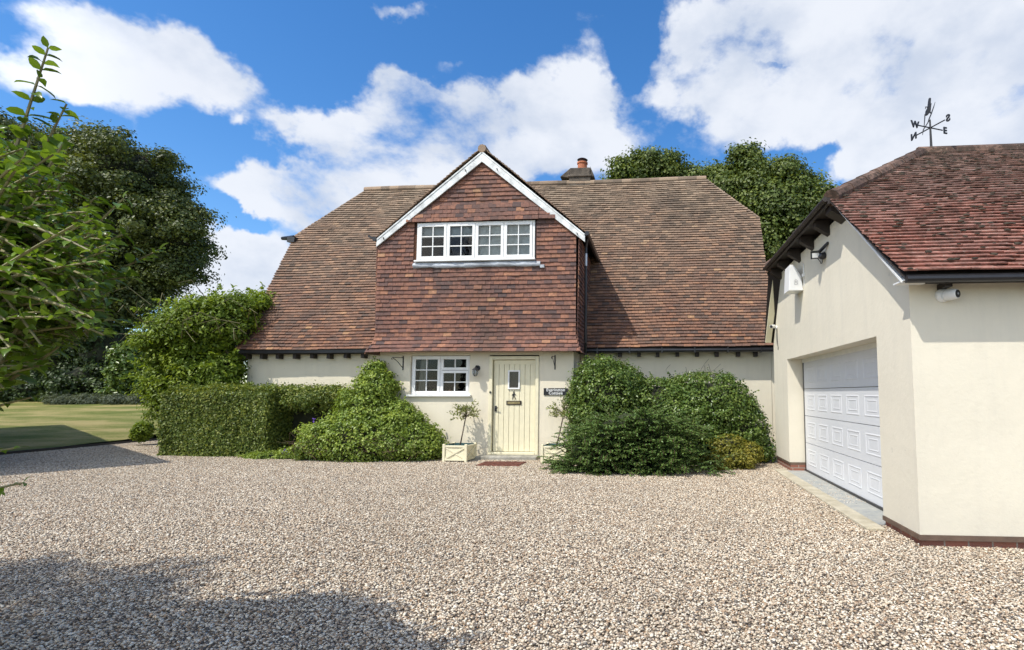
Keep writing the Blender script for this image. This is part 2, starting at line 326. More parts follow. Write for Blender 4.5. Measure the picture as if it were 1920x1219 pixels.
def gravel_mats():
    m, nt, b = mat('pebbles'); b.inputs['Roughness'].default_value = .65; b.inputs['Specular IOR Level'].default_value = .3
    c = ramp(nt, attr(nt), [(0, (.05, .05, .055)), (.07, (.13, .115, .10)), (.16, (.27, .21, .16)), (.27, (.42, .26, .14)), (.36, (.52, .40, .28)), (.55, (.66, .54, .39)), (.8, (.80, .70, .54)), (1, (.90, .84, .71))], 'CONSTANT' if False else 'LINEAR')
    c = mixc(nt, math_(nt, 'MULTIPLY', noise(nt, 120, 3), .3), c, (.3, .25, .2)); c = mixc(nt, ramp(nt, noise(nt, .45, 5, .6), [(.35, (.0,0,0)), (.7, (.30,.30,.30))]), c, (.30, .25, .19)); nt.links.new(c, b.inputs['Base Color'])
    m2, nt, b = mat('driveway_earth'); b.inputs['Roughness'].default_value = .95
    nt.links.new(ramp(nt, noise(nt, 60, 5, .7), [(.3, (.14, .11, .08)), (.7, (.46, .38, .28))]), b.inputs['Base Color']); bump(nt, b, noise(nt, 45, 4), 1, .02)
    return m, m2
M['pebble'], M['earth'] = gravel_mats()
def lawn_mat():
    m, nt, b = mat('dry_lawn'); b.inputs['Roughness'].default_value = .95; b.inputs['Specular IOR Level'].default_value = .1
    f = math_(nt, 'ADD', math_(nt, 'MULTIPLY', noise(nt, .5, 6, .65, sc=(.6, 1.5, 1)), .7), math_(nt, 'MULTIPLY', noise(nt, 25, 4, .7), .35))
    nt.links.new(ramp(nt, f, [(.38, (.10, .135, .03)), (.5, (.19, .20, .06)), (.62, (.36, .30, .13))]), b.inputs['Base Color']); bump(nt, b, noise(nt, 90, 4, .7), 1, .03); return m
M['lawn'] = lawn_mat()
M['field'] = concrete_mat('field_grass', (.05, .075, .02), (.11, .12, .04))
M['mat'] = simple('rubber_coir', (.16, .055, .035), .95, .5, 60, .9)

# ---------------------------------------------------------------- ground
g = MB(); g.add([(-1500,-1500,-.16),(1500,-1500,-.16),(1500,1500,-.16),(-1500,1500,-.16)], [(0,1,2,3)])
tag(g.build('ground', M['field']), kind='structure')
g = MB(); g.add([(-16,-12,-.02),(30,-12,-.02),(30,24,-.02),(-16,24,-.02)], [(0,1,2,3)])
tag(g.build('driveway', M['earth']), kind='structure')
# lawn sheet rising away from the drive
xs = np.linspace(-60, -16, 45); ys = np.linspace(-12, 60, 73)
V = []; rg = np.random.default_rng(3)
for y in ys:
    for x in xs:
        z = .05 + .92*max(0, min(1, (y-13)/17))**1.1 + .012*rg.standard_normal()
        V.append((x, y, z))
Fq = [(j*45+i, j*45+i+1, (j+1)*45+i+1, (j+1)*45+i) for j in range(72) for i in range(44)]
tag(npmesh('lawn', np.array(V), np.array(Fq), M['lawn'], smooth=True), kind='structure')
g = MB(); g.box(-16.03, -15.97, -12, 24, -.1, .07)
tag(g.build('lawn_edging', M['blackwood']), 'thin dark board edging between the lawn and the gravel drive', 'edging')
# bed of soil behind the gravel (garden border)
g = MB(); g.add([(-15.9,15.6,.0),(-11.2,15.6,.0),(-11.2,24,.15),(-15.9,24,.15)], [(0,1,2,3)])
tag(g.build('border_soil', M['soil']), kind='structure')

def gravel():
    rg = np.random.default_rng(11); D = 2.0
    n = 19500
    ico = bpy.data.meshes.new('tmp'); import bmesh
    bm = bmesh.new(); bmesh.ops.create_icosphere(bm, subdivisions=1, radius=1); iv = np.array([v.co[:] for v in bm.verts]); jf = np.array([[v.index for v in f.verts] for f in bm.faces]); bm.free(); bpy.data.meshes.remove(ico)
    c = np.stack([rg.random(n)*D-D/2, rg.random(n)*D-D/2, rg.random(n)*.016-.010], 1)
    big = rg.random(n)**2.2
    r = .0060 + .0066*big
    sc = np.stack([r*(1+.45*rg.random(n)), r*(.8+.3*rg.random(n)), r*(.42+.3*rg.random(n))], 1)
    a = rg.random(n)*2*np.pi; tl = (rg.random(n)-.5)*.9
    V = iv[None]*(1+.22*rg.standard_normal((n, 12, 1)).clip(-1.2, 1.2))*sc[:, None, :]
    ct, st = np.cos(tl)[:, None], np.sin(tl)[:, None]
    x, y, z = V[..., 0], V[..., 1], V[..., 2]
    x, z = x*ct-z*st, x*st+z*ct
    ca, sa = np.cos(a)[:, None], np.sin(a)[:, None]
    V = np.stack([x*ca-y*sa, x*sa+y*ca, z], -1)+c[:, None, :]
    F = (jf[None]+12*np.arange(n)[:, None, None]).reshape(-1, 3)
    tone = np.repeat(rg.random(n), 20)
    o = npmesh('gravel', V.reshape(-1, 3), F, M['pebble'], tone=tone, smooth=True)
    tag(o, 'pale mixed flint gravel covering the driveway', 'gravel', kind='stuff')
    # repeat the bed over the drive
    gx, gy = [], []
    for i in range(-9, 5):
        for j in range(0, 9):
            X, Y = i*2.0+1.0, j*2.0+.6
            if X-1 < -16.9 or X > 6.5: continue
            if X < -1.45*Y-3.5 or (X > 2.6+1 and Y > 5.9): continue
            gx.append(X); gy.append(Y)
    pm = bpy.data.node_groups.new('gravel_bed', 'GeometryNodeTree')
    pm.interface.new_socket('Geometry', in_out='INPUT', socket_type='NodeSocketGeometry'); pm.interface.new_socket('Geometry', in_out='OUTPUT', socket_type='NodeSocketGeometry')
    gi = pm.nodes.new('NodeGroupInput'); go = pm.nodes.new('NodeGroupOutput'); jn = pm.nodes.new('GeometryNodeJoinGeometry')
    for k, (X, Y) in enumerate(zip(gx, gy)):
        gti = pm.nodes.new('GeometryNodeGeometryToInstance'); pm.links.new(gi.outputs[0], gti.inputs[0])
        tr = pm.nodes.new('GeometryNodeTransform'); pm.links.new(gti.outputs[0], tr.inputs[0])
        if X == -15.0: pass
        tr.inputs['Translation'].default_value = (max(X, -14.97), Y, random.uniform(0, .004)); tr.inputs['Rotation'].default_value = (0, 0, random.choice((0, 1, 2, 3))*math.pi/2)
        pm.links.new(tr.outputs[0], jn.inputs[0])
    pm.links.new(jn.outputs[0], go.inputs[0])
    md = o.modifiers.new('bed', 'NODES'); md.node_group = pm
gravel()

# ---------------------------------------------------------------- tiles
def interp_poly(poly, v):           # convex polygon in (u,v): u-interval at height v
    us = []
    n = len(poly)
    for i in range(n):
        (u0, v0), (u1, v1) = poly[i], poly[(i+1) % n]
        if (v0-v)*(v1-v) <= 0 and abs(v1-v0) > 1e-6: us.append(u0+(u1-u0)*(v-v0)/(v1-v0))
    return (min(us), max(us)) if len(us) > 1 else None
def tiles(mb, rowfn, nrows, ivfn, width, gauge, thk=.016, lift=.022, jit=1., bias=0., wob=.004, mossy=0):
    rg = random.Random(len(mb.v)+nrows)
    for r in range(nrows):
        o, ud, vd, nd = rowfn(r); o, ud, vd, nd = Vector(o), Vector(ud), Vector(vd), Vector(nd)
        off = (r % 2)*width*.5 + rg.uniform(-.03, .03)
        ph, ph2 = rg.uniform(0, 6), rg.uniform(0, 6)
        for (ua, ub) in ivfn(r):
            k0 = math.floor((ua-off)/width)
            edges = [ua]; u = off + (k0+1)*width
            while u < ub-.03:
                if u > ua+.03: edges.append(u+rg.uniform(-.006, .006))
                u += width
            edges.append(ub)
            tn = rg.random()
            for e0, e1 in zip(edges, edges[1:]):
                gp = .0022
                a, b = e0+gp, e1-gp
                w0 = wob*math.sin(e0*1.7+ph)+wob*.7*math.sin(e0*5.1+ph2)
                dv = w0 + rg.uniform(-.004, .004)*jit; dh = rg.uniform(-.003, .005)*jit; und = .014*math.sin(e0*.9+r*.10)+.008*math.sin(e0*2.3-r*.13+1)+.02; tw = rg.uniform(-.003, .003)*jit
                if rg.random() < .03: dh += .008; dv -= .008
                h0 = lift+thk+dh+und; h1 = thk*.6+und
                L = gauge*1.3
                P = []
                for (uu, t) in ((a, -tw), (b, tw)):
                    P += [o+ud*uu+vd*dv+nd*(h0-thk+t), o+ud*uu+vd*dv+nd*(h0+t), o+ud*uu+vd*(L)+nd*h1, o+ud*uu+vd*(L)+nd*(h1-thk*.5)]
                if rg.random() < .4: tn = min(1, max(0, rg.gauss(.45+bias, .24)))
                else: tn = min(1, max(0, rg.gauss(.43+bias, .19)))
                mb.add(P, [(0, 4, 5, 1), (1, 5, 6, 2), (0, 1, 2, 3), (4, 7, 6, 5), (0, 3, 7, 4)], 0, tn)
                if mossy and rg.random() < mossy*(.3+.7*min(1, r/25)):
                    # cushion of moss on the tile edge
                    for q in range(rg.choice((1, 1, 2))):
                        uu = rg.uniform(a, b); rr = rg.uniform(.012, .03); cpt = o+ud*uu+vd*(dv+rg.uniform(-.002, .035))+nd*(h0+rr*.1)
                        vs = []; fs = []
                        for i2 in range(3):
                            for k2 in range(6):
                                an = k2*math.pi/3+i2; rad = rr*(1.0, .85, .3)[i2]*rg.uniform(.8, 1.3)
                                vs.append(cpt+ud*math.cos(an)*rad*1.5+vd*math.sin(an)*rad*.7+nd*(0, .4, .62)[i2]*rr)
                        for i2 in range(2):
                            for k2 in range(6): fs.append((i2*6+k2, i2*6+(k2+1) % 6, i2*6+6+(k2+1) % 6, i2*6+6+k2))
                        fs.append(tuple(range(12, 18))); mb.add(vs, fs, 2, rg.random())
def plane_rows(o, ud, vd, nd, gauge):
    o, vd = Vector(o), Vector(vd)
    return lambda r: (o+vd*(r*gauge), ud, vd, nd)

# ---------------------------------------------------------------- cottage
TH = math.radians(59)
YE, ZE = 13.18, 2.62                                       # eaves line of the main roof
cot = thing('cottage', (-4, 15, 0), 'cream rendered cottage with steep tiled roof and tile hung gable over the front door', 'house')
RX0, RX1 = -11.05, 2.95
# walls
w = MB()
w.box(-10.95, 2.85, 13.5, 13.7, 0, 2.78); w.box(2.86, 3.6, 13.5, 13.7, 0, 2.55); w.box(-10.95, 2.85, 19.5, 19.7, 0, 2.78)
w.prism([(-10.95,13.7,0),(-10.95,19.5,0),(-10.95,19.5,2.7),(-10.95,17.7,6.0),(-10.95,15.5,6.0),(-10.95,13.7,2.9)], (.2,0,0))
w.prism([(2.65,13.7,0),(2.65,19.5,0),(2.65,19.5,2.7),(2.65,17.7,6.0),(2.65,15.5,6.0),(2.65,13.7,2.9)], (.2,0,0))
w.build('main_wall', M['render'], cot)
# entrance bay walls with openings (door, window)
BX0, BX1, BY = -6.64, -1.92, 12.35
w = MB()
def wall_open(w, x0, x1, z0, z1, y0, y1, holes):           # wall facing -Y with rectangular holes
    xs_ = sorted({x0, x1, *[h[0] for h in holes], *[h[1] for h in holes]}); zs = sorted({z0, z1, *[h[2] for h in holes], *[h[3] for h in holes]})
    for a, b in zip(xs_, xs_[1:]):
        run = None
        for c, d in zip(zs, zs[1:]):
            inside = any(h[0] <= a and b <= h[1] and h[2] <= c and d <= h[3] for h in holes)
            if not inside: run = (run[0] if run else c, d)
            if inside or d == zs[-1]:
                if run: w.box(a, b, y0, y1, run[0], run[1])
                run = None
wall_open(w, BX0, BX1, -.05, 2.5, BY, BY+.22, [(-5.87, -4.41, 1.46, 2.41), (-3.93, -2.74, -.05, 2.41)])
w.box(BX0, BX0+.2, BY+.22, 13.49, -.05, 2.5); w.box(BX1-.2, BX1, BY+.22, 13.49, -.05, 2.5)
w.build('porch_wall', M['render'], cot)
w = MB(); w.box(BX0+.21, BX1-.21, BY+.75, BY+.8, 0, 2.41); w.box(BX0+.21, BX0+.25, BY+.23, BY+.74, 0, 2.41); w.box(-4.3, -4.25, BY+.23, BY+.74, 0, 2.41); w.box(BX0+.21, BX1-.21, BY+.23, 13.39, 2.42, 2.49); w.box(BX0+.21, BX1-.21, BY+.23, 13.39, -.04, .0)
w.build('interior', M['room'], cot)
# main roof
def roofpt(u, z): return (u, YE+(z-ZE)/math.tan(TH), z)
mb = MB()
vd = Vector((0, math.cos(TH), math.sin(TH))); nd = Vector((0, -math.sin(TH), math.cos(TH)))
Lr = lambda z: (z-ZE)/math.sin(TH)
zr, zh = 8.23, 6.42
poly = [(RX0, 0), (RX1, 0), (RX1+.1, Lr(6.55)), (1.55, Lr(zr)), (-9.5, Lr(zr)), (RX0-.1, Lr(6.32))]
GA = .098
DX0, DX1, DXC, DZE, DZR = -6.72, -1.62, -4.14, 5.25, 7.36            # dormer eaves / ridge
def ivs(r):
    v = r*GA; iv = interp_poly(poly, v+.001)
    if not iv: return []
    a, b = iv; z = ZE+v*math.sin(TH)
    a += random.uniform(-.012, .012); b += random.uniform(-.012, .012)
    if z < DZE: h0, h1 = DX0+.25, DX1-.3
    elif z < DZR: t = (z-DZE)/(DZR-DZE); h0, h1 = DX0+.3+(DXC-DX0)*t, DX1-.3-(DX1-DXC)*t
    else: return [(a, b)]
    if h0 >= h1: return [(a, b)]
    return [(a, h0), (h1, b)]
def sagrow(r):
    o = Vector((0, YE, ZE))+vd*(r*GA); return (o, (1, 0, 0), vd, nd)
nr = int(Lr(zr)/GA)
tiles(mb, sagrow, nr, ivs, .178, GA, thk=.021, lift=.030, wob=.005)
# underlay decks (front, hips, back)
def P3(u, v, n=-.0): p = Vector((u, YE, ZE))+vd*v+nd*n; return tuple(p)
mb.add([P3(u, v, -.004) for u, v in poly], [tuple(range(6))], 1)
YR = YE+(zr-ZE)/math.tan(TH)                                        # ridge
def back(p): return (p[0], 2*YR-p[1], p[2])
bp = [back(P3(u, v, 0)) for u, v in poly]; mb.add(bp, [tuple(range(5, -1, -1))], 0, .4)
hl = [P3(RX0-.1, Lr(6.32)), P3(-9.5, Lr(zr)), back(P3(RX0-.1, Lr(6.32)))]; hr = [P3(RX1+.1, Lr(6.55)), back(P3(RX1+.1, Lr(6.55))), P3(1.55, Lr(zr))]
mb.add(hl, [(0, 1, 2)], 0, .4); mb.add(hr, [(0, 1, 2)], 0, .4)
# verge undercloak edges
roof = mb.build('roof', [M['roof_tile'], M['deck']], cot)
r_ = MB()
x = -9.6
while x < 1.6:
    r_.tube([(x, YR, zr+.0+.012*math.sin(x*1.3)), (x+.30, YR, zr+.008+.012*math.sin(x*1.3+.4))], [.115, .11], 10); x += .295
for (a, b) in (((-9.55, YR-.02, zr-.02), P3(RX0-.08, Lr(6.36), .02)), ((1.6, YR-.02, zr-.02), P3(RX1+.08, Lr(6.6), .02))):
    a, b = Vector(a), Vector(b); n = 9
    for i in range(n): r_.tube([a.lerp(b, i/n), a.lerp(b, (i+1.04)/n)], [.045, .05], 8)
rr = r_.build('ridge_tiles', M['roof_tile'], roof, smooth=False)
# fascia, gutters, rafter feet
for xa, xb in ((-10.98, -6.85), (-1.6, 3.5)):
    f = MB(); f.box(xa, xb, YE+.10, YE+.13, 2.53, 2.62); f.build('fascia', M['blackwood'], cot)
gt = MB()
for (a, b) in ((-1.75, 2.92),):
    gt.tube([(a, YE-.01, 2.565), (b, YE-.01, 2.565)], .055, 10)
    for x in np.arange(a+.3, b, .8): gt.box(x-.015, x+.015, YE-.075, YE+.12, 2.50, 2.63)
gt.build('gutter', M['black'], cot)
gt = MB(); gt.box(-10.98, -6.95, YE-.0, YE+.06, 2.555, 2.64); gt.build('eaves_board', M['black'], cot)
for x in [at(p, 665, 13.35)[0] for p in (462, 492, 522, 554, 586, 617, 649, 681)] + [at(p, 660, 13.35)[0] for p in (1127, 1162, 1198, 1233, 1270, 1307, 1344, 1384, 1417)]:
    k = MB(); k.box(x-.045, x+.045, YE+.13, 13.49, 2.42+random.uniform(-.01, .01), 2.54); k.build('rafter_foot', M['blackwood'], cot)
# small gutter stub at left hip and dormer
for (pts, nm) in ((((-11.55, 15.35, 6.30), (-11.15, 15.35, 6.30)), 'hip_gutter'),):
    k = MB(); k.tube(pts, [.05, .09], 6); k.bar((-11.25, 15.3, 6.22), (-10.98, 15.25, 6.2), .2, .16); k.build(nm, M['black'], cot)
# dormer: tile hung face
DY = 12.24
face = MB()
zb = 2.44; g2 = .104
prof = []                                               # bell-cast foot: (Y, z)
for r in range(60):
    z = zb + r*g2*.985
    fl = max(0, (4.2-r)/4.2)
    prof.append((DY-.20*fl**1.7, z))
def frow(r):
    a, b = Vector((0, *prof[r])), Vector((0, *prof[r+1])); v = (b-a).normalized(); n = v.cross(Vector((1, 0, 0))).normalized()
    if n.y > 0: n = -n
    yo = 0
    z = prof[r][1]
    if 5.60 <= z < 6.02: yo = -.07*(1-(z-5.6)/.5)
    return (a+Vector((0, yo, 0)), (1, 0, 0), v, n)
FX0, FX1 = -6.69, -1.85
def fiv(r):
    y, z = prof[r]; zt = z+g2*.9
    fl = max(0, (4.2-r)/4.2)**1.7*.14
    a, b = FX0-fl, FX1+fl*.9
    sl = (DZR-.02-DZE)/(DXC-DX0)
    a = max(a, DXC-(7.20-zt)/sl+.0); b = min(b, DXC+(7.20-zt)/sl*(DX1-DXC)/(DXC-DX0))
    if a >= b-.05: return []
    if 5.60 <= z < 6.02: return [(max(a, -5.83), min(b, -2.74))] if False else ([(a, -5.84)] if a < -5.9 else [])+[(max(a, -5.83), min(b, -2.74))]+([(-2.73, b)] if b > -2.68 else [])
    if 4.47 < z+.06 and z < 5.58: return [(a, -5.80), (-2.80, b)]
    return [(a, b)]
tiles(face, frow, 47, fiv, .20, g2, thk=.026, lift=.020, bias=.0, wob=.003)
# backing wall of the dormer with its window opening
wall_open(face, FX0+.02, FX1-.02, 2.5, 5.35, DY+.02, DY+.1, [(-5.75, -2.83, 4.66, 5.35)])
face.m[-0:] = face.m[-0:]
face.prism([(FX0+.02, DY+.02, 5.35), (-5.75, DY+.02, 5.35), (-5.75, DY+.02, 5.6), (DXC-1.5, DY+.02, 5.98), (FX0+.25, DY+.02, 5.35)][:3]+[(-5.75, DY+.02, 6.0)], (0, .08, 0))
face.prism([(FX1-.02, DY+.02, 5.35), (-2.83, DY+.02, 5.35), (-2.83, DY+.02, 6.2)][::-1], (0, .08, 0))
face.prism([(-5.76, DY+.02, 5.6), (-2.82, DY+.02, 5.6), (-2.82, DY+.02, 6.2), (DXC, DY+.02, 7.2), (-5.76, DY+.02, 5.95)], (0, .08, 0))
fo = face.build('tile_hung_front', [M['hung_tile'], M['deck']], cot)
# cheeks (right and left side of dormer), receding to the main roof
for (xx, sgn, nm) in ((FX1, 1, 'tile_hung_cheek'), (FX0, -1, 'tile_hung_cheek')):
    ck = MB()
    def crow(r, xx=xx, sgn=sgn):
        y, z = prof[r]; fl = max(0, (4.2-r)/4.2)**1.7*.13; fl2 = max(0, (4.2-r-1)/4.2)**1.7*.13
        v = Vector((-(fl-fl2)*sgn, 0, g2)).normalized(); n = Vector((sgn, 0, 0))
        return (Vector((xx+sgn*fl, 0, z)), (0, 1, 0), v, n)
    def civ(r):
        z = prof[r][1]
        if z > 5.2: return []
        ye = YE+(z-ZE)/math.tan(TH)+.12 if z > ZE else YE+.1
        return [(prof[r][0]-.01, ye)]
    tiles(ck, crow, 27, civ, .18, g2, thk=.022, lift=.016)
    ck.box(min(xx-sgn*.01, xx-sgn*.09), max(xx-sgn*.01, xx-sgn*.09), DY+.11, 13.3, 2.5, 5.3, 1); ck.build(nm, [M['hung_tile'], M['deck']], cot)
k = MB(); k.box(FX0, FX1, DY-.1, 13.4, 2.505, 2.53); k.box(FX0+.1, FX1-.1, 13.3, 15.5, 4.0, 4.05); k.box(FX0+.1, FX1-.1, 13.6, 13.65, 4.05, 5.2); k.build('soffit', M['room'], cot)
# dormer roof
dr = MB()
Yf = 12.12
for sgn, xe in ((-1, DX0), (1, DX1)):
    run = abs(DXC-xe); rise = DZR-DZE; ln = math.hypot(run, rise)
    v = Vector((-sgn*run/ln, 0, rise/ln)); n = Vector((sgn*rise/ln, 0, run/ln))
    nrw = int(ln/GA)
    def drow(r, v=v, n=n, xe=xe): return (Vector((xe, 0, DZE))+v*(r*GA), (0, 1, 0), v, n)
    def div(r, v=v):
        z = DZE+v.z*r*GA; return [(Yf+random.uniform(-.006, .006), YE+(z-ZE)/math.tan(TH)+.08)]
    tiles(dr, drow, nrw+1, div, .178, GA, thk=.018, lift=.018)
    dr.add([(xe, Yf+.03, DZE-.01), (DXC, Yf+.03, DZR-.01), (DXC, YE+(DZR-ZE)/math.tan(TH), DZR-.01), (xe, YE+(DZE-ZE)/math.tan(TH), DZE-.01)], [(0, 1, 2, 3)], 1)
do = dr.build('dormer_roof', [M['roof_tile'], M['deck']], cot)
k = MB(); y = Yf-.02
while y < 15.9: k.tube([(DXC, y, DZR+.02), (DXC, y+.3, DZR+.025)], [.1, .095], 10); y += .295
k.build('ridge_tiles', M['roof_tile'], do)
# barge boards
for sgn, xe, nm in ((-1, DX0-.0, 'bargeboard'), (1, DX1, 'bargeboard')):
    run = abs(DXC-xe); rise = DZR-DZE; ln = math.hypot(run, rise); d = Vector((sgn*run/ln, 0, -rise/ln)); n = Vector((sgn*rise/ln, 0, run/ln))
    a = Vector((DXC, Yf+.0, DZR-.045)); e = a+d*(ln-.02)
    wdt = .20
    k = MB(); p = [a, e, e-Vector((0, 0, wdt*.95)), Vector((DXC, Yf, DZR-.045-wdt*1.28))]
    k.prism([tuple(q) for q in p], (0, .035, 0))
    k.prism([tuple(q+Vector((0, -.012, 0))) for q in (a, e, e-n*.035, a-Vector((0, 0, .045)))], (0, .011, 0))
    k.build(nm, M['white_old'], cot, bevel=.004)
    for s_, t_ in ((.18, 0), (.95, 0)):
        q = a+d*ln*s_-n*.11; kk = MB(); kk.bar(q+Vector((-.012, -.014, .03)), q+Vector((.012, -.014, -.03)), .02, .008, (0, 1, 0)); kk.build('bolt', M['iron'], cot)
# dormer side gutters + downpipe
k = MB(); k.tube([(DX1+.03, Yf+.0, 5.24), (DX1+.03, 14.75, 5.22)], .055, 10); k.build('gutter', M['black'], cot)
k = MB(); k.tube([(DX0-.03, Yf-.02, 5.22), (DX0-.03, 14.6, 5.24)], .055, 10); k.bar((DX0-.2, Yf+.05, 5.30), (DX0-.02, Yf+.05, 5.22), .1, .05); k.build('gutter', M['black'], cot)
k = MB(); px = -1.66
k.tube([(DX1+.0, 12.45, 5.2), (px, 12.5, 5.0), (px, 12.5, 4.8)], .034, 8); k.tube([(px, 12.5, 4.8), (px, 12.5, 2.7), (px-.02, 12.6, 2.45), (px-.02, 12.6, 0)], .034, 8)
for z in (4.2, 3.4, 2.75): k.tube([(px, 12.5, z), (px, 12.5, z+.06)], .042, 8)
k.build('downpipe', M['black'], cot)
k = MB(); k.tube([(px, 12.5, 4.55), (px, 12.5, 4.85)], .036, 8); k.build('pipe_collar', M['silver'], cot)
# soffit/fascia under dormer roof behind bargeboard
# windows
def casement(win, x0, x1, z0, z1, y, nx, nz, fr=.062, bar_=.024):
    k = MB(); t = .05
    k.box(x0, x1, y, y+t, z0, z0+fr); k.box(x0, x1, y, y+t, z1-fr, z1); k.box(x0, x0+fr, y, y+t, z0+fr, z1-fr); k.box(x1-fr, x1, y, y+t, z0+fr, z1-fr)
    for i in range(1, nx): xc = x0+fr+(x1-x0-2*fr)*i/nx; k.box(xc-bar_/2, xc+bar_/2, y+.008, y+t-.008, z0+fr, z1-fr)
    for j in range(1, nz):
        zc = z0+fr+(z1-z0-2*fr)*j/nz
        for i in range(nx):
            xa = x0+fr+(x1-x0-2*fr)*i/nx+(bar_/2 if i else 0); xb = x0+fr+(x1-x0-2*fr)*(i+1)/nx-(bar_/2 if i < nx-1 else 0)
            k.box(xa, xb, y+.008, y+t-.008, zc-bar_/2, zc+bar_/2)
    c = k.build('casement', M['white'], win, bevel=.004)
    g_ = MB(); g_.add([(x0+fr-.005, y+.026, z0+fr-.005), (x1-fr+.005, y+.026, z0+fr-.005), (x1-fr+.005, y+.026, z1-fr+.005), (x0+fr-.005, y+.026, z1-fr+.005)], [(0, 1, 2, 3)]); g_.build('pane', M['glass'], win)
def window(x0, x1, z0, z1, y, lights, name='window'):
    k = MB(); t = .075
    k.box(x0, x1, y, y+.12, z1-.04, z1); k.box(x0, x1, y, y+.12, z0, z0+.04); k.box(x0, x0+.05, y, y+.12, z0+.04, z1-.04); k.box(x1-.05, x1, y, y+.12, z0+.04, z1-.04)
    xsplit = sorted({l[0] for l in lights})[1:]
    for xs_ in xsplit: k.box(xs_-.014, xs_+.014, y+.004, y+.11, z0+.04, z1-.04)
    w_ = k.build(name, M['white'], cot, bevel=.003)
    for (a, b, c, d, nx, nz) in lights: casement(w_, a+.012, b-.012, c, d, y-.012, nx, nz)
    return w_
x0, x1, z0, z1 = -5.72, -2.84, 4.68, 5.60
q = np.linspace(x0+.045, x1-.045, 5)
wu = window(x0, x1, z0, z1, DY-.06, [(q[i], q[i+1], z0+.035, z1-.035, 2, 3) for i in range(4)])
k = MB(); k.box(x0-.04, x1+.02, DY-.12, DY+.0, z0-.035, z0); k.build('sill', M['white'], wu, bevel=.004)
# lead apron below: crumpled sheet
xs_ = np.linspace(-5.80, -2.70, 63); V = []; rg = np.random.default_rng(5)
for i, x in enumerate(xs_):
    wv = .012*math.sin(x*9)+.008*rg.standard_normal()
    for (yy, zz) in ((-.02, 4.64), (-.075, 4.60), (-.085+wv, 4.555), (-.08-wv, 4.50+.4*wv), (-.04, 4.495+.4*wv)): V.append((x, DY+yy, zz+.006*math.sin(x*3)))
npmesh('lead_flashing', np.array(V), np.array([(i*5+j, (i+1)*5+j, (i+1)*5+j+1, i*5+j+1) for i in range(62) for j in range(4)]), M['lead'], cot, tone=np.zeros(248))
k = MB(); k.box(-2.70, -2.60, DY-.09, DY-.03, 4.45, 4.52); k.build('lead_corner', M['lead'], cot)
k = MB(); k.tube([(-5.60, DY+.1, 4.55), (-5.60, DY+.1, 4.6)], .01); 
# blinds / room behind upper window
k = MB(); 
for i, (zt, mm) in enumerate(((5.25, 0), (5.25, 0), (4.74, 1), (4.74, 1))):
    k.box(q[i]+.03, q[i+1]-.03, DY+.02, DY+.03, zt, 5.58, mm)
k.build('blind', [M['blind'], M['blind_l']], wu)
k = MB(); k.box(x0-.03, x1+.03, DY+.13, DY+.5, 4.60, 4.67); k.build('window_board', M['white'], wu)
for (xx, hh, rr_, mm) in ((-5.42, .16, .06, 'plastic'), (-5.12, .08, .04, 'plastic'), (-4.62, .22, .02, 'curtain'), (-3.7, .1, .09, 'white'), (-3.3, .06, .07, 'white')):
    k = MB(); k.tube([(xx, DY+.11, 4.68), (xx, DY+.11, 4.68+hh*.5), (xx, DY+.11, 4.68+hh)], [rr_, rr_*.95, rr_*.35], 10); tag(k.build('ornament', M[mm], None, loc=(xx, DY+.11, 4.68)), {-5.42: 'white rounded jar standing in the left end of the upstairs window', -5.12: 'small white pot beside the jar in the left upstairs window light', -4.62: 'slim pale stick ornament in the second upstairs window light', -3.7: 'low white bowl on the ledge of the third upstairs window light', -3.3: 'small white dish in the right end of the upstairs window'}[xx], 'ornament', 'ornaments on the upstairs window ledge')
# lower window
x0, x1, z0, z1 = -5.86, -4.42, 1.475, 2.40
xm = -5.145
wl_ = window(x0, x1, z0, z1, BY+.06, [(x0+.02, xm, z0+.02, z1-.02, 2, 3), (xm, x1-.02, z0+.02, 2.05, 2, 2), (xm, x1-.02, 2.06, z1-.02, 2, 1)])
k = MB(); k.box(-5.93, -4.36, BY-.07, BY+.1, 1.43, 1.475); k.build('sill', M['white'], wl_, bevel=.005)
k = MB()
for (xa, xb) in ((-5.78, -5.62),):
    pts = [(xa+(xb-xa)*i/12, BY+.26+.02*math.sin(i*1.9)) for i in range(13)]
    for (a, b) in zip(pts, pts[1:]): k.add([(a[0], a[1], 1.5), (b[0]-.0, b[1], 1.5), (b[0]+.1, b[1], 2.4), (a[0]+.06, a[1], 2.4)], [(0, 1, 2, 3)])
k.build('curtain', M['curtain'], wl_)
for xx, mm, hh in ((-5.38, 'lf_bay', .12), (-5.22, 'pot', .12), (-4.98, 'pot', .1), (-4.6, 'silver', .15)):
    k = MB(); k.tube([(xx, BY+.25, 1.50), (xx, BY+.25, 1.50+hh*.6), (xx, BY+.25, 1.5+hh)], [.04, .055, .02], 8)
    tag(k.build('ornament', M[mm], None, loc=(xx, BY+.25, 1.5)), {'lf_bay': 'small green plant pot inside the downstairs window', 'silver': 'grey vase inside the right light of the downstairs window'}.get(mm, 'terracotta pot just left of the middle of the downstairs window' if xx < -5.1 else 'terracotta pot just right of the middle of the downstairs window'), 'ornament', 'ornaments on the downstairs window ledge')
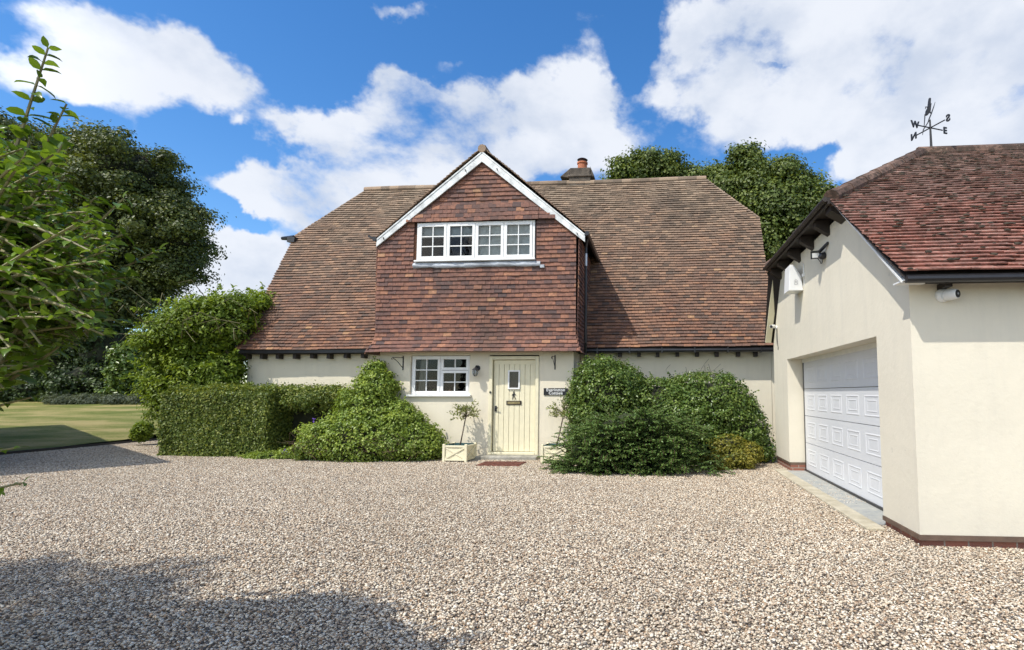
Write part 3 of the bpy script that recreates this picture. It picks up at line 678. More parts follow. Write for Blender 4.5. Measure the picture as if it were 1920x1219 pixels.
# door frame, door
k = MB(); k.box(-3.93, -3.85, BY-.03, BY+.12, .08, 2.38); k.box(-2.82, -2.74, BY-.03, BY+.12, .08, 2.38); k.box(-3.85, -2.82, BY-.03, BY+.12, 2.30, 2.38); k.box(-3.85, -2.82, BY-.04, BY+.1, .08, .14)
k.build('door_frame', M['cream_wood'], cot, bevel=.006)
k = MB(); n = 8; dx0, dx1 = -3.835, -2.835
wx0, wx1, wz0, wz1 = -3.455, -3.235, 1.635, 2.015
for i in range(n):
    a = dx0+(dx1-dx0)*i/n; b = dx0+(dx1-dx0)*(i+1)/n
    if b <= wx0 or a >= wx1: k.box(a+.004, b-.004, BY+.05, BY+.08, .15, 2.29)
    else: k.box(a+.004, b-.004, BY+.05, BY+.08, .15, wz0); k.box(a+.004, b-.004, BY+.05, BY+.08, wz1, 2.29)
k.box(dx0, wx0, BY+.081, BY+.1, .15, 2.29); k.box(wx1, dx1, BY+.081, BY+.1, .15, 2.29); k.box(wx0, wx1, BY+.081, BY+.1, .15, wz0); k.box(wx0, wx1, BY+.081, BY+.1, wz1, 2.29)
k.box(dx0, dx0+.10, BY+.045, BY+.0495, 2.17, 2.29); k.box(dx0, dx1, BY+.042, BY+.0485, 2.19, 2.29)
door = k.build('front_door', M['cream_wood'], cot, bevel=.003)
k = MB(); t = .035
k.box(wx0-t, wx1+t, BY+.02, BY+.1, wz0-t, wz0); k.box(wx0-t, wx1+t, BY+.02, BY+.1, wz1, wz1+t); k.box(wx0-t, wx0, BY+.02, BY+.1, wz0, wz1); k.box(wx1, wx1+t, BY+.02, BY+.1, wz0, wz1)
k.build('vision_frame', M['white'], door, bevel=.004)
k = MB(); k.box(wx0, wx1, BY+.06, BY+.066, wz0, wz1); k.build('vision_pane', M['glass'], door)
k = MB(); k.box(-3.52, -3.16, BY+.035, BY+.05, 1.235, 1.33); k.build('letterbox', M['blackwood'], door)
k = MB(); k.box(-3.49, -3.19, BY+.027, BY+.034, 1.255, 1.31); k.build('letterbox_flap', simple('old_brass', (.35, .28, .14), .4, .3, metal=.7), door)
# little running figure plaque
k = MB(); fx, fz = -3.345, 1.44
def lp(pts, y=BY+.038, th=.012): k.prism([(fx+a, y, fz+b) for a, b in pts], (0, th, 0))
lp([(-.018,.0),(.012,-.005),(.022,.035),(.012,.07),(-.012,.068),(-.024,.03)]); k.tube([(fx-.002, BY+.04, fz+.075), (fx, BY+.04, fz+.115)], [.016, .012], 8)
for a, b in (((-.015, .0), (-.035, -.075)), ((.008, -.0), (.04, -.05)), ((.04, -.05), (.045, -.085)), ((-.02, .055), (-.045, .01)), ((.015, .055), (.05, .025))):
    k.tube([(fx+a[0], BY+.042, fz+a[1]), (fx+b[0], BY+.042, fz+b[1])], [.010, .007], 6)
k.build('door_motif', M['iron'], door)
k = MB(); k.box(-3.80, -3.755, BY+.03, BY+.05, 1.08, 1.21); k.tube([(-3.778, BY+.035, 1.17), (-3.778, BY-.01, 1.17), (-3.71, BY-.012, 1.165)], .012, 8); k.tube([(-3.778, BY+.04, 1.11), (-3.778, BY+.02, 1.11)], .016, 8); k.build('door_handle', M['iron'], door)
k = MB(); k.tube([(-3.89, BY-.03, 1.53), (-3.89, BY-.05, 1.53)], [.026, .022], 12); k.build('doorbell', M['iron'], cot)
k = MB(); k.box(-4.12, -2.70, 11.98, BY+.04, -.03, .075); k.build('doorstep', M['step'], cot, bevel=.02)
# chimney
k = MB(); k.box(-2.74, -2.05, YR-.1, YR+.6, 7.6, 8.42); k.box(-2.78, -2.01, YR-.14, YR+.64, 8.42, 8.50); k.box(-2.72, -2.07, YR-.08, YR+.58, 8.50, 8.74)
k.prism([(-2.70, YR-.05, 8.76), (-3.05, YR-.05, 8.47), (-2.74, YR-.05, 8.42)], (0, .6, 0)); k.prism([(-2.07, YR-.05, 8.80), (-2.05, YR-.05, 8.42), (-1.93, YR-.05, 8.45)], (0, .6, 0))
ch = k.build('chimney', M['chimney'], cot, bevel=.02)
k = MB(); cx, cy = -2.36, YR+.25
k.tube([(cx, cy, 8.7), (cx, cy, 8.98), (cx, cy, 9.02), (cx, cy, 9.05)], [.17, .15, .16, .12], 16); k.tube([(cx, cy, 8.99), (cx, cy, 9.04)], .175, 16); k.build('chimney_pot', M['pot'], ch)
k = MB(); k.tube([(cx, cy, 9.04), (cx, cy, 9.1)], .12, 12); k.tube([(cx, cy, 9.09), (cx, cy, 9.13), (cx, cy, 9.16)], [.12, .175, .13], 16); k.build('cowl', M['black'], ch)
k = MB(); k.tube([(3.12, 13.7, 3.2), (3.12, 13.7, 4.45)], .05, 12); k.tube([(3.12, 13.7, 4.35), (3.12, 13.7, 4.5)], .06, 12); k.build('vent_pipe', M['plastic'], cot)

# ---------------------------------------------------------------- things on the cottage front
def text_mesh(s, size, mat_, name, parent, loc, rot, ext=.002, spacing=1, off=0.0):
    cu = bpy.data.curves.new('t', 'FONT'); cu.body = s; cu.size = size; cu.extrude = ext; cu.align_x = 'CENTER'; cu.align_y = 'CENTER'; cu.space_character = spacing; cu.offset = off
    to = bpy.data.objects.new('t', cu); COL.objects.link(to); dg = bpy.context.evaluated_depsgraph_get()
    me = bpy.data.meshes.new_from_object(to.evaluated_get(dg)); bpy.data.objects.remove(to); me.name = name; me.materials.clear(); me.materials.append(mat_)
    o = bpy.data.objects.new(name, me); COL.objects.link(o); o.parent = parent; o.location = Vector(loc)-BASE[parent]; o.rotation_euler = rot; BASE[o] = Vector(loc); return o
sg = thing('name_sign', (-2.33, BY, 1.50), 'black house name sign lettered in white beside the front door', 'sign')
k = MB(); k.box(-2.62, -2.05, BY-.022, BY-.002, 1.462, 1.625); k.build('board', M['black'], sg, bevel=.004)
text_mesh('Everington', .098, M['white'], 'lettering', sg, (-2.335, BY-.025, 1.582), (math.pi/2, 0, 0), .002, 1.04, .0012)
text_mesh('Cottage', .098, M['white'], 'lettering', sg, (-2.335, BY-.025, 1.508), (math.pi/2, 0, 0), .002, 1.04, .0012)
lm = thing('wall_lamp', (-4.27, BY, 2.05), 'dark metal wall lantern with clear glass between the window and the front door', 'lamp')
k = MB(); k.tube([(-4.22, BY-.004, 2.10), (-4.22, BY-.02, 2.10)], [.07, .06], 14); k.tube([(-4.22, BY-.02, 2.12), (-4.22, BY-.10, 2.15), (-4.22, BY-.16, 2.10)], .012, 8); k.tube([(-4.22, BY-.16, 2.11), (-4.22, BY-.16, 2.05)], [.02, .085], 14); k.build('bracket', M['iron'], lm)
k = MB(); k.tube([(-4.22, BY-.16, 2.045), (-4.22, BY-.16, 2.0), (-4.22, BY-.16, 1.93), (-4.22, BY-.16, 1.90)], [.06, .068, .05, .02], 14); k.build('glass_shade', M['glass'], lm)
k = MB()
for i in range(6): a = i*math.pi/3; k.tube([(-4.22+.066*math.cos(a), BY-.16+.066*math.sin(a), 2.04), (-4.22+.07*math.cos(a), BY-.16+.07*math.sin(a), 1.98), (-4.22+.045*math.cos(a), BY-.16+.045*math.sin(a), 1.91)], .005, 5)
k.tube([(-4.22, BY-.16, 1.93), (-4.22, BY-.16, 2.04)], [.02, .025], 8); k.build('guard', M['silver'], lm)
for (bx, lab, dx_) in ((-6.05, 'black iron hanging basket bracket to the left of the downstairs window', -.08), (-2.36, 'black iron hanging basket bracket above the house name sign', -.0)):
    b = thing('basket_bracket', (bx, BY, 2.2), lab, 'bracket', 'iron basket brackets on the porch wall')
    k = MB(); k.box(bx-.014, bx+.014, BY-.010, BY-.002, 2.06, 2.40); k.build('wall_plate', M['iron'], b)
    k = MB(); k.tube([(bx, BY-.01, 2.36), (bx+dx_*.6, BY-.22, 2.35), (bx+dx_, BY-.38, 2.34)], .008, 6); k.tube([(bx, BY-.01, 2.11), (bx+dx_*.5, BY-.2, 2.25), (bx+dx_, BY-.37, 2.34)], .008, 6)
    k.tube([(bx+dx_, BY-.38, 2.34), (bx+dx_-.005, BY-.41, 2.32), (bx+dx_, BY-.40, 2.29), (bx+dx_, BY-.385, 2.30)], .008, 6); k.build('arm', M['iron'], b)
k = MB(); 
for i in range(24):
    for j in range(16):
        k.box(-3.74+i*.0375+.003, -3.74+(i+1)*.0375-.003, 10.98+j*.04+.004, 10.98+(j+1)*.04-.004, .0, .016+.006*random.random())
k.box(-3.75, -2.83, 10.97, 11.63, -.01, .014); tag(k.build('doormat', M['mat'], None, loc=(-3.3, 11.3, 0)), 'reddish brown door mat lying on the gravel before the doorstep', 'doormat')

# ---------------------------------------------------------------- garage
ga = thing('garage', (4.5, 8.5, 0), 'cream rendered garage with half hipped red tile roof and white panelled door', 'garage')
GX, GY0, GY1 = 2.58, 5.60, 11.92
zg = .115
k = MB()
def gwall(z0, z1, y0, y1): k.box(GX, GX+.3, y0, y1, z0, z1)
OY0, OY1, OZ = 6.45, 10.75, 2.17
gwall(zg, OZ, GY0, OY0); gwall(.17, OZ, OY1, GY1)
# upper gable: planar polygon
k.prism([(GX, GY0, OZ), (GX, GY1, OZ), (GX, GY1, 2.62), (GX, 11.1, 3.98), (GX, 7.15, 3.98), (GX, GY0+.02, 2.80), (GX, GY0, 2.78)], (.3, 0, 0))
k.box(GX+.3, 9.5, GY0, GY0+.3, zg, 2.78)
k.box(9.2, 9.5, GY0+.3, GY1, zg, 2.78); k.box(GX+.3, 9.2, GY1-.3, GY1, zg, 2.7)
k.build('wall', M['render_g'], ga)
k = MB()
for (a, b, c, d) in ((GX+.02, GX+.32, GY0+.02, OY0-.0), (GX+.02, GX+.32, OY1+.0, GY1-.02), (GX+.32, 9.48, GY0+.02, GY0+.32)): k = MB(); k.box(a, b, c, d, -.1, (.118 if c > OY1-.1 else zg-.052)); k.build('brick_plinth', M['brick'], ga)
for bb in ((GX-.012, GX+.3, GY0-.012, OY0-.002), (GX+.3, 9.49, GY0-.012, GY0+.3), (GX+.005, GX+.3, OY1+.002, GY1)):
    zz = .17 if bb[2] > OY1 else zg
    k = MB(); k.box(*bb, zz-.05, zz-.002); k.build('plinth_bead', M['trim'], ga)
# door
DXg = 2.88
gd = MB(); gd.box(DXg-.005, DXg+.0, OY1-.06, OY1-.0, .0, 2.14, 0); gd.box(DXg-.02, DXg+.02, OY0, OY1, 2.10, 2.17, 1); gd.box(DXg-.02, DXg+.02, OY0, OY1, -.01, .045, 0)
gdo = gd.build('garage_door', [M['black'], M['white']], ga)
for r in range(4):
    z0, z1 = .047+r*.516, .047+(r+1)*.516-.009
    k = MB(); k.box(DXg, DXg+.04, 6.40, OY1-.05, z0, z1)
    for c in range(6):
        yb = 10.53-.71*c; ya = yb-.51; za, zb_ = z0+.105, z1-.105
        for (ins, w_, pr) in ((0, .032, .006), (.085, .024, .0045)):
            a, b, cc, dd = ya+ins, yb-ins, za+ins*.75, zb_-ins*.75
            # bevelled ring
            def ring(y0, y1, q0, q1, w_, pr):
                o_ = [(y0, q0), (y1, q0), (y1, q1), (y0, q1)]; m_ = [(y0+w_/2, q0+w_/2), (y1-w_/2, q0+w_/2), (y1-w_/2, q1-w_/2), (y0+w_/2, q1-w_/2)]; i_ = [(y0+w_, q0+w_), (y1-w_, q0+w_), (y1-w_, q1-w_), (y0+w_, q1-w_)]
                vs = [(DXg-.0005, *p) for p in o_]+[(DXg-pr, *p) for p in m_]+[(DXg-.0005, *p) for p in i_]
                fs = [(i, (i+1) % 4, 4+(i+1) % 4, 4+i) for i in range(4)]+[(4+i, 4+(i+1) % 4, 8+(i+1) % 4, 8+i) for i in range(4)]
                k.add(vs, fs)
            ring(a, b, cc, dd, w_, pr)
    k.build('door_section', M['door_white'], gdo)
k = MB(); k.box(2.30, 2.50, 6.2, 10.85, -.08, .028); k.build('threshold_strip', M['concrete'], ga, bevel=.01)
k = MB(); k.box(2.505, 2.98, OY0, OY1, -.08, .012); k.build('threshold_slab', M['slab'], ga)
# roof
gr = MB()
ez, ey, rz, ry = 2.64, 5.33, 5.50, 9.05
EX = 2.40
ln = math.hypot(rz-ez, ry-ey); gv = Vector((0, (ry-ey)/ln, (rz-ez)/ln)); gn = Vector((0, -gv.z, gv.y))
hz = 4.10; lh = (hz-ez)/gv.z; hx = 4.45
gpoly = [(EX, 0), (9.9, 0), (9.9, ln), (hx, ln), (EX-.06, lh)]
G2 = .10
def giv(r):
    iv = interp_poly(gpoly, r*G2+.001); return [(iv[0]+random.uniform(-.01, .006), min(iv[1], 8.0))] if iv else []
tiles(gr, plane_rows((0, ey, ez), (1, 0, 0), gv, gn, G2), int(ln/G2), giv, .25, G2, thk=.017, lift=.024, bias=.05, wob=.002, mossy=.8)
gr.add([tuple(Vector((u, ey, ez))+gv*v-gn*.004) for u, v in gpoly], [(0, 1, 2, 3, 4)], 1)
# hip plane
he = hz; hya, hyb = ey+(hz-ez)/gv.z*gv.y, 11.1
h1 = Vector((EX-.06, 0, hz)); hv = Vector((hx-EX+.06, 0, rz-hz)); hl_ = hv.length; hv.normalize(); hn = Vector((-hv.z, 0, hv.x))
hpoly = [(hya, 0), (hyb, 0), (ry, hl_)]
tiles(gr, plane_rows(tuple(h1), (0, 1, 0), hv, hn, G2), int(hl_/G2), lambda r: [interp_poly(hpoly, r*G2+.001)] if interp_poly(hpoly, r*G2+.001) else [], .25, G2, thk=.017, lift=.024, mossy=.8)
gr.add([tuple(h1+hv*v+Vector((0, u, 0))-hn*.004) for u, v in hpoly], [(0, 1, 2)], 1)
# back slope
gr.add([(EX-.06, 11.1, hz), (hx, ry, rz), (9.9, ry, rz), (9.9, 12.0, 2.62), (EX, 12.0, 2.62)], [(0, 4, 3, 2, 1)], 1)
gro = gr.build('roof', [M['garage_tile'], M['deck'], simple('moss_cushion', (.055, .042, .028), .95, .5, 80, .8)], ga)
k = MB(); x = hx-.05
while x < 8: k.tube([(x, ry, rz+.0), (x+.44, ry, rz+.006)], [.125, .12], 10); x += .43
A, B = Vector((hx, ry-.02, rz)), Vector((EX-.02, hya-.02, hz+.03)); n = 7
for i in range(n): k.tube([A.lerp(B, i/n), A.lerp(B, (i+1.05)/n)], [.105, .115], 10)
B = Vector((EX-.04, hyb+.02, hz+.03))
for i in range(n): k.tube([A.lerp(B, i/n), A.lerp(B, (i+1.05)/n)], [.105, .115], 10)
k.build('ridge_tiles', tile_mat('mossy_ridge_tile', [(0, (.10, .06, .045)), (1, (.24, .15, .11))], None, None, lichen=.5, moss=.8), gro)
# verge undercloak board, fascia, gutter, hip eaves
k = MB(); a = Vector((EX+.01, ey+.06, ez-.02)); b = Vector((EX+.01, hya, hz-.05))
k.prism([a, b, b-Vector((0, 0, .03)), a-Vector((0, 0, .03))], (.18, 0, 0)); k.build('verge_undercloak', M['plastic'], ga)
k = MB(); k.box(EX+.25, 9.6, ey+.06, ey+.085, 2.575, 2.66); k.build('fascia', M['blackwood'], ga); k = MB(); k.box(EX+.02, EX+.30, ey+.02, GY0-.01, 2.60, 2.615); k.build('verge_end_strip', M['plastic'], ga)
k = MB(); k.tube([(EX+.03, ey-.0, 2.612), (9.6, ey-.0, 2.612)], .042, 10); k.build('gutter', M['black'], ga)
for x in (2.85, 3.75, 4.6, 5.4):
    zl = 2.545 if x < 3 else 2.43
    k = MB(); k.prism([(x, GY0-.005, zl), (x, GY0-.005, 2.60), (x, ey+.09, 2.60), (x, ey+.09, max(zl, 2.55))], (.06, 0, 0)); k.build('rafter_foot', M['blackwood'], ga)
k = MB(); k.box(EX-.09, EX-.05, hya-.05, hyb+.1, hz-.06, hz+.02); k.tube([(EX-.12, hya-.05, hz), (EX-.12, hyb+.15, hz)], .036, 8); k.box(EX-.03, GX+.28, hya-.02, hyb, hz-.02, hz-.005)
k.build('hip_eaves', M['blackwood'], ga)
for y in (7.25, 7.95, 8.75, 9.55, 10.35, 11.0):
    k = MB(); k.prism([(EX-.03, y, hz-.04), (GX-.003, y, hz-.025), (GX-.003, y, hz-.26), (EX-.03, y, hz-.13)], (0, .12 if y > 7.5 else .22, 0)); k.build('rafter_foot', M['blackwood'], ga)
k = MB(); a = Vector((EX+.1, 11.15, 4.0)); b = Vector((EX+.06, 11.9, 2.62)); k.bar(a, b, .12, .05, (0, 1, 1)); k.build('bargeboard', M['cream_wood'], ga)

# fittings on the garage
dc = thing('dome_camera', (2.93, GY0, 2.52), 'white ball shaped security camera under the garage eaves', 'security camera')
k = MB(); k.tube([(2.90, GY0-.002, 2.49), (2.90, GY0-.025, 2.49), (2.905, GY0-.05, 2.488)], [.072, .070, .055], 18); k.build('base', M['plastic'], dc, smooth=False)
k = MB(); a = Vector((2.915, GY0-.045, 2.488)); d = Vector((.52, -.82, -.03)).normalized()
k.tube([a-d*.03, a, a+d*.05, a+d*.10, a+d*.112], [.03, .058, .058, .05, .044], 18); k.build('ball', M['plastic'], dc, smooth=False)
k = MB(); k.tube([a+d*.1125, a+d*.118], [.040, .038], 16); k.build('lens', M['black'], dc)
k = MB(); k.tube([a+d*.118, a+d*.121], [.012, .010], 10); k.build('lens_glass', M['silver'], dc)
fl = thing('floodlight', (GX, 8.2, 3.62), 'black twin head floodlight with looped cable high on the garage gable', 'floodlight')
k = MB(); k.tube([(GX-.003, 8.2, 3.60), (GX-.06, 8.2, 3.58), (GX-.09, 8.2, 3.56)], [.055, .05, .03], 12); k.build('base', M['black'], fl)
k = MB(); k.bar((GX-.08, 8.22, 3.66), (GX-.01, 8.02, 3.74), .04, .03); k.bar((GX-.12, 8.28, 3.62), (GX-.09, 8.38, 3.66), .15, .11); k.bar((GX-.06, 8.24, 3.60), (GX-.11, 8.34, 3.64), .03, .03); k.build('lamp_head', M['black'], fl)
k = MB(); k.bar((GX-.128, 8.262, 3.613), (GX-.124, 8.276, 3.618), .1, .07); k.build('lamp_glass', M['plastic'], fl)
k = MB(); k.tube([(GX-.1, 8.28, 3.58)]+[(GX-.05, 8.24+.06*math.cos(t), 3.53-.05*math.sin(t)) for t in np.linspace(.2, 3.6, 9)]+[(GX-.04, 8.17, 3.58)], .006, 5); k.build('cable', M['black'], fl)
ab = thing('alarm_box', (GX, 9.65, 3.3), 'white wedge shaped alarm box with a small house emblem on the garage gable', 'alarm box')
k = MB(); yb = 9.45
k.prism([(2.36, yb, 3.76), (2.42, yb, 3.76), (2.55, yb, 3.55), (2.578, yb, 3.30), (2.33, yb, 3.30)], (0, .36, 0)); k.build('case', M['plastic'], ab, bevel=.006)
k = MB()
hx_, hz_ = 2.455, 3.46
for (p, q_) in (((-.035, 0), (0, .035)), ((0, .035), (.035, 0)), ((-.028, 0), (-.028, -.05)), ((.028, 0), (.028, -.05)), ((-.028, -.05), (.028, -.05))):
    k.bar((hx_+p[0], yb-.002, hz_+p[1]), (hx_+q_[0], yb-.002, hz_+q_[1]), .002, .005, (0, 1, 0))
k.tube([(hx_, yb-.001, hz_-.01), (hx_, yb-.004, hz_-.01)], .010, 8); k.build('emblem', M['iron'], ab)
k = MB(); k.tube([(GX-.01, 9.36, 3.75), (GX-.01, 9.36, 3.35)], .007, 6); k.box(GX-.04, GX-.002, 9.33, 9.38, 3.52, 3.57); k.build('cable', M['plastic'], ab)
bc = thing('bullet_camera', (GX, 11.6, 2.9), 'white bullet security camera on the far end of the garage wall', 'security camera')
k = MB(); k.tube([(GX-.002, 11.55, 2.9), (GX-.03, 11.55, 2.9)], .045, 12); k.tube([(GX-.03, 11.55, 2.90), (GX-.12, 11.5, 2.91)], .014, 8); k.build('mount', M['plastic'], bc)
k = MB(); a = Vector((GX-.06, 11.55, 2.93)); d = Vector((-.55, -.8, -.12)).normalized(); k.tube([a, a+d*.15], .038, 14); k.build('body', M['plastic'], bc)
k = MB(); k.tube([a+d*.1505, a+d*.156], .031, 12); k.build('lens', M['black'], bc)
k = MB(); k.tube([(GX-.015, 11.5, 2.88), (GX-.015, 11.48, 2.62), (GX-.012, 11.46, 2.5), (GX-.012, 11.43, 2.47), (GX-.012, 11.45, 2.42)], .006, 5); k.build('cable', M['black'], bc)

# weather vane
wv = thing('weather_vane', (4.63, ry, rz+.12), 'black iron weather vane with compass letters and a thin figure on the garage ridge', 'weather vane')
vx, vy, vz = 4.63, ry, 5.96
k = MB(); k.tube([(vx, vy, rz+.05), (vx, vy, vz+.14)], [.022, .013], 8); k.build('pole', M['iron'], wv)
Sd = Vector((.13, -.31, 0)).normalized(); Wd = Vector((-.31, -.13, 0)).normalized()
k = MB()
for d in (Sd, -Sd, Wd, -Wd): k.tube([(vx, vy, vz), Vector((vx, vy, vz))+d*.27], .0105, 6)
k.build('arms', M['iron'], wv)
for ch_, d, rd in (('S', Sd, -Sd), ('N', -Sd, -Sd), ('W', Wd, -Wd), ('E', -Wd, -Wd)):
    ang = math.atan2(rd.y, rd.x); p = Vector((vx, vy, vz))+d*.33
    text_mesh(ch_, .16, M['iron'], 'compass_letter', wv, p, (math.pi/2, 0, ang), .008, 1, .0045)
# thin figure cut from plate, seen almost edge on
fd = Vector((.35, -.94, 0)).normalized()
def fp(a, b): return Vector((vx, vy, vz))+Vector((1, 0, 0))*a+fd*0+Vector((0, 0, b))
k = MB()
k.tube([fp(-.13, -.12), fp(-.115, -.03), fp(-.03, .10)], [.004, .009, .008], 6); k.tube([fp(-.03, .10), fp(-.01, .16), fp(.025, .24)], [.009, .010, .009], 6)
k.tube([fp(.025, .24), fp(.07, .36), fp(.10, .45)], [.010, .008, .003], 6); k.tube([fp(-.10, .02), fp(-.085, .14), fp(-.075, .24)], [.006, .008, .009], 6)
k.tube([fp(.005, .28), fp(.022, .25)], [.012, .008], 6); k.tube([fp(.02, .36), fp(.04, .43)], [.006, .003], 6)
k.tube([fp(-.02, .36), fp(-.06, .37), fp(-.065, .33)], [.012, .008, .005], 6)
k.prism([fp(-.078, .22), fp(-.055, .21), fp(-.035, .235), fp(-.01, .25), fp(-.0, .30), fp(.008, .37), fp(.005, .44), fp(.012, .50), fp(-.005, .515), fp(-.018, .46), fp(-.03, .38), fp(-.04, .34), fp(-.068, .29)], fd*.03)
k.build('figure', M['iron'], wv)

# ---------------------------------------------------------------- foliage
def unit(a): return a/np.maximum(np.linalg.norm(a, axis=1, keepdims=True), 1e-9)
def leaves(name, P, Nn, size, mat_, parent, rg, asp=.32, fold=.3, tone=None, T=None, droop=0.):
    n = len(P); Nn = unit(Nn)
    if T is None: T = rg.standard_normal((n, 3))
    T = T-(T*Nn).sum(1, keepdims=True)*Nn; T = unit(T); T[:, 2] -= droop; B = np.cross(Nn, T)
    L = (size*(.7+.6*rg.random(n)))[:, None]; wd = L*asp
    v = np.stack([P, P+T*L*.45-B*wd+Nn*fold*wd, P+T*L-Nn*L*.12, P+T*L*.45+B*wd+Nn*fold*wd], 1).reshape(-1, 3)
    i = np.arange(n)[:, None]*4
    F = np.concatenate([i+[0, 2, 1], i+[0, 3, 2]], 1).reshape(-1, 3)
    if tone is None: tone = rg.random(n)
    return npmesh(name, v, F, mat_, parent, tone=np.repeat(tone, 2))
def crown_points(ells, n, rg, clump=.5, per=60, shell=(.62, 1.05), inner=.15, up=.5, flat=.6):
    ells = np.array(ells, float); wts = (ells[:, 3]*ells[:, 4]+ells[:, 3]*ells[:, 5]+ells[:, 4]*ells[:, 5]); wts /= wts.sum()
    nc = max(1, n//per); idx = rg.choice(len(ells), nc, p=wts); d = unit(rg.standard_normal((nc, 3)))
    rad = shell[0]+(shell[1]-shell[0])*rg.random(nc)**.6
    c = ells[idx, :3]+d*ells[idx, 3:]*rad[:, None]
    P = np.repeat(c, per, 0); sc_ = np.repeat(.55+.75*rg.random(nc), per)[:, None]; dd = unit(rg.standard_normal((nc*per, 3))); off = dd*clump*.62*sc_*np.array([1, 1, flat])*(.45+.6*rg.random((nc*per, 1))**.5)*(1+.25*rg.standard_normal((nc*per, 1))).clip(.4, 1.5)
    Nn = unit(np.repeat(d, per, 0)*.45+dd*.9+rg.standard_normal((nc*per, 3))*.4+np.array([0, 0, up]))
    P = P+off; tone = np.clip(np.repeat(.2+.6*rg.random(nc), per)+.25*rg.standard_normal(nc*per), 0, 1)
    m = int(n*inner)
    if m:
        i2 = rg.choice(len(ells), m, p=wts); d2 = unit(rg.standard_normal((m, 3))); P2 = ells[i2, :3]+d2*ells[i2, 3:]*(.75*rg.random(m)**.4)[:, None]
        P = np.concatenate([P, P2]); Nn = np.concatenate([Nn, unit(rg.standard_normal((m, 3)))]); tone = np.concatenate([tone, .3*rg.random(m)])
    return P, Nn, tone
def lobes(ells, k_, rg, shrink=.8, r0=.26, r1=.5):
    out = []
    for e in ells:
        e = np.array(e, float); out.append(tuple(e[:3])+tuple(e[3:]*shrink))
        for _ in range(k_):
            d = rg.standard_normal(3); d[2] = d[2]*.9+.15; d /= np.linalg.norm(d); f = r0+(r1-r0)*rg.random()
            m_ = e[3:].mean(); out.append(tuple(e[:3]+d*e[3:]*(1.09-f*.6)*(.88+.22*rg.random()))+(m_*f*1.1, m_*f*1.1, m_*f*.85))
    return out
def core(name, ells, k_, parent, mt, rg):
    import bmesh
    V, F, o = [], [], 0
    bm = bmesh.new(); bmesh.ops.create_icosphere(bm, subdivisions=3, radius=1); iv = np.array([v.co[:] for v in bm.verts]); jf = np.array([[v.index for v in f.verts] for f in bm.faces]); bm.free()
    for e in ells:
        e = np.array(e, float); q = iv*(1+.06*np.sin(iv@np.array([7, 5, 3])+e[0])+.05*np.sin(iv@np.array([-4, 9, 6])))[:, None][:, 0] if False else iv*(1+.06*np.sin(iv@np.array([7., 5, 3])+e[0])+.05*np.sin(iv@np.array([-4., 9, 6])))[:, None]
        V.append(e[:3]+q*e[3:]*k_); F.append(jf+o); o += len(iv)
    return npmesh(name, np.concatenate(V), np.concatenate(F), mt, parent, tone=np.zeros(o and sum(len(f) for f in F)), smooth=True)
def strays(ells, n, size, leafm, parent, seed, ln=(.12, .34), up=.5):
    r_ = random.Random(seed); rg = np.random.default_rng(seed); kk = MB(); PP, NN, TT = [], [], []
    for _ in range(n):
        e = ells[r_.randrange(len(ells))]; d = Vector((r_.gauss(0, 1), r_.gauss(0, 1)-.4, abs(r_.gauss(0, 1))*.9)).normalized()
        o = Vector((e[0]+d.x*e[3]*.95, e[1]+d.y*e[4]*.95, e[2]+d.z*e[5]*.95)); L_ = r_.uniform(*ln)
        q = (d+Vector((r_.uniform(-.5, .5), r_.uniform(-.4, .4), up))).normalized(); m_ = o+q*L_*.5; t_ = o+q*L_+Vector((0, 0, -L_*.25)); kk.tube([o, m_, t_], [.004, .003, .0015], 4)
        for j in range(int(L_/.022)):
            s_ = j*.022/L_; p = o.lerp(m_, s_*2) if s_ < .5 else m_.lerp(t_, s_*2-1); PP.append(np.array(p)); TT.append(np.array(q)*.6+rg.standard_normal(3)*.7); NN.append(rg.standard_normal(3)*.6+[0, 0, .7])
    leaves('shoots', np.array(PP), np.array(NN), size, leafm, parent, rg, asp=.32, T=np.array(TT))
def tree(name, base, ells, n, leaf, size, lab, cat, group, seed, trunk_r=.35, clump=.9, per=70, corek=.0, limb=True, shell=(.6, 1.05), asp=.34, inner=.15):
    rg = np.random.default_rng(seed); t = thing(name, base, lab, cat, group)
    k = MB(); top = np.mean(np.array(ells)[:, :3], 0); b = np.array(base, float)
    mid = b*.45+top*.55; mid[:2] = b[:2]+(top[:2]-b[:2])*.4
    k.tube([b-[0, 0, .3], b+(mid-b)*.12, b+(mid-b)*.5, mid, top], [trunk_r*1.5, trunk_r, trunk_r*.85, trunk_r*.65, trunk_r*.3], 10)
    for e in ells:
        e = np.array(e)[:3]; s = b+(mid-b)*(.6+.4*rg.random()); m_ = (s+e)/2+rg.standard_normal(3)*.2*trunk_r*4; m_[2] += trunk_r
        k.tube([s, m_, e], [trunk_r*.45, trunk_r*.3, trunk_r*.12], 7)
        for _ in range(5):
            d = rg.standard_normal(3); d /= np.linalg.norm(d); ee = np.array(ells[rg.integers(len(ells))]); q = ee[:3]+d*ee[3:]*.8; k.tube([ee[:3], (ee[:3]+q)/2+rg.standard_normal(3)*.1, q], [trunk_r*.14, trunk_r*.09, trunk_r*.03], 5)
    k.build('trunk', M['bark'], t, smooth=True)
    P, Nn, tone = crown_points(lobes(ells, 14, rg, .78, .2, .46), n, rg, clump, per, shell, inner)
    leaves('crown', P, Nn, size, leaf, t, rg, asp=asp, tone=tone)
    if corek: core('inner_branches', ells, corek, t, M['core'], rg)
    return t
def E(x, y, Y, rx, ry, rd=None):        # ellipsoid from photo px centre / radii in px at depth Y
    c = at(x, y, Y); s = Y/1000.; return (c[0], c[1], c[2], rx*s, (rd if rd else rx)*s, ry*s)
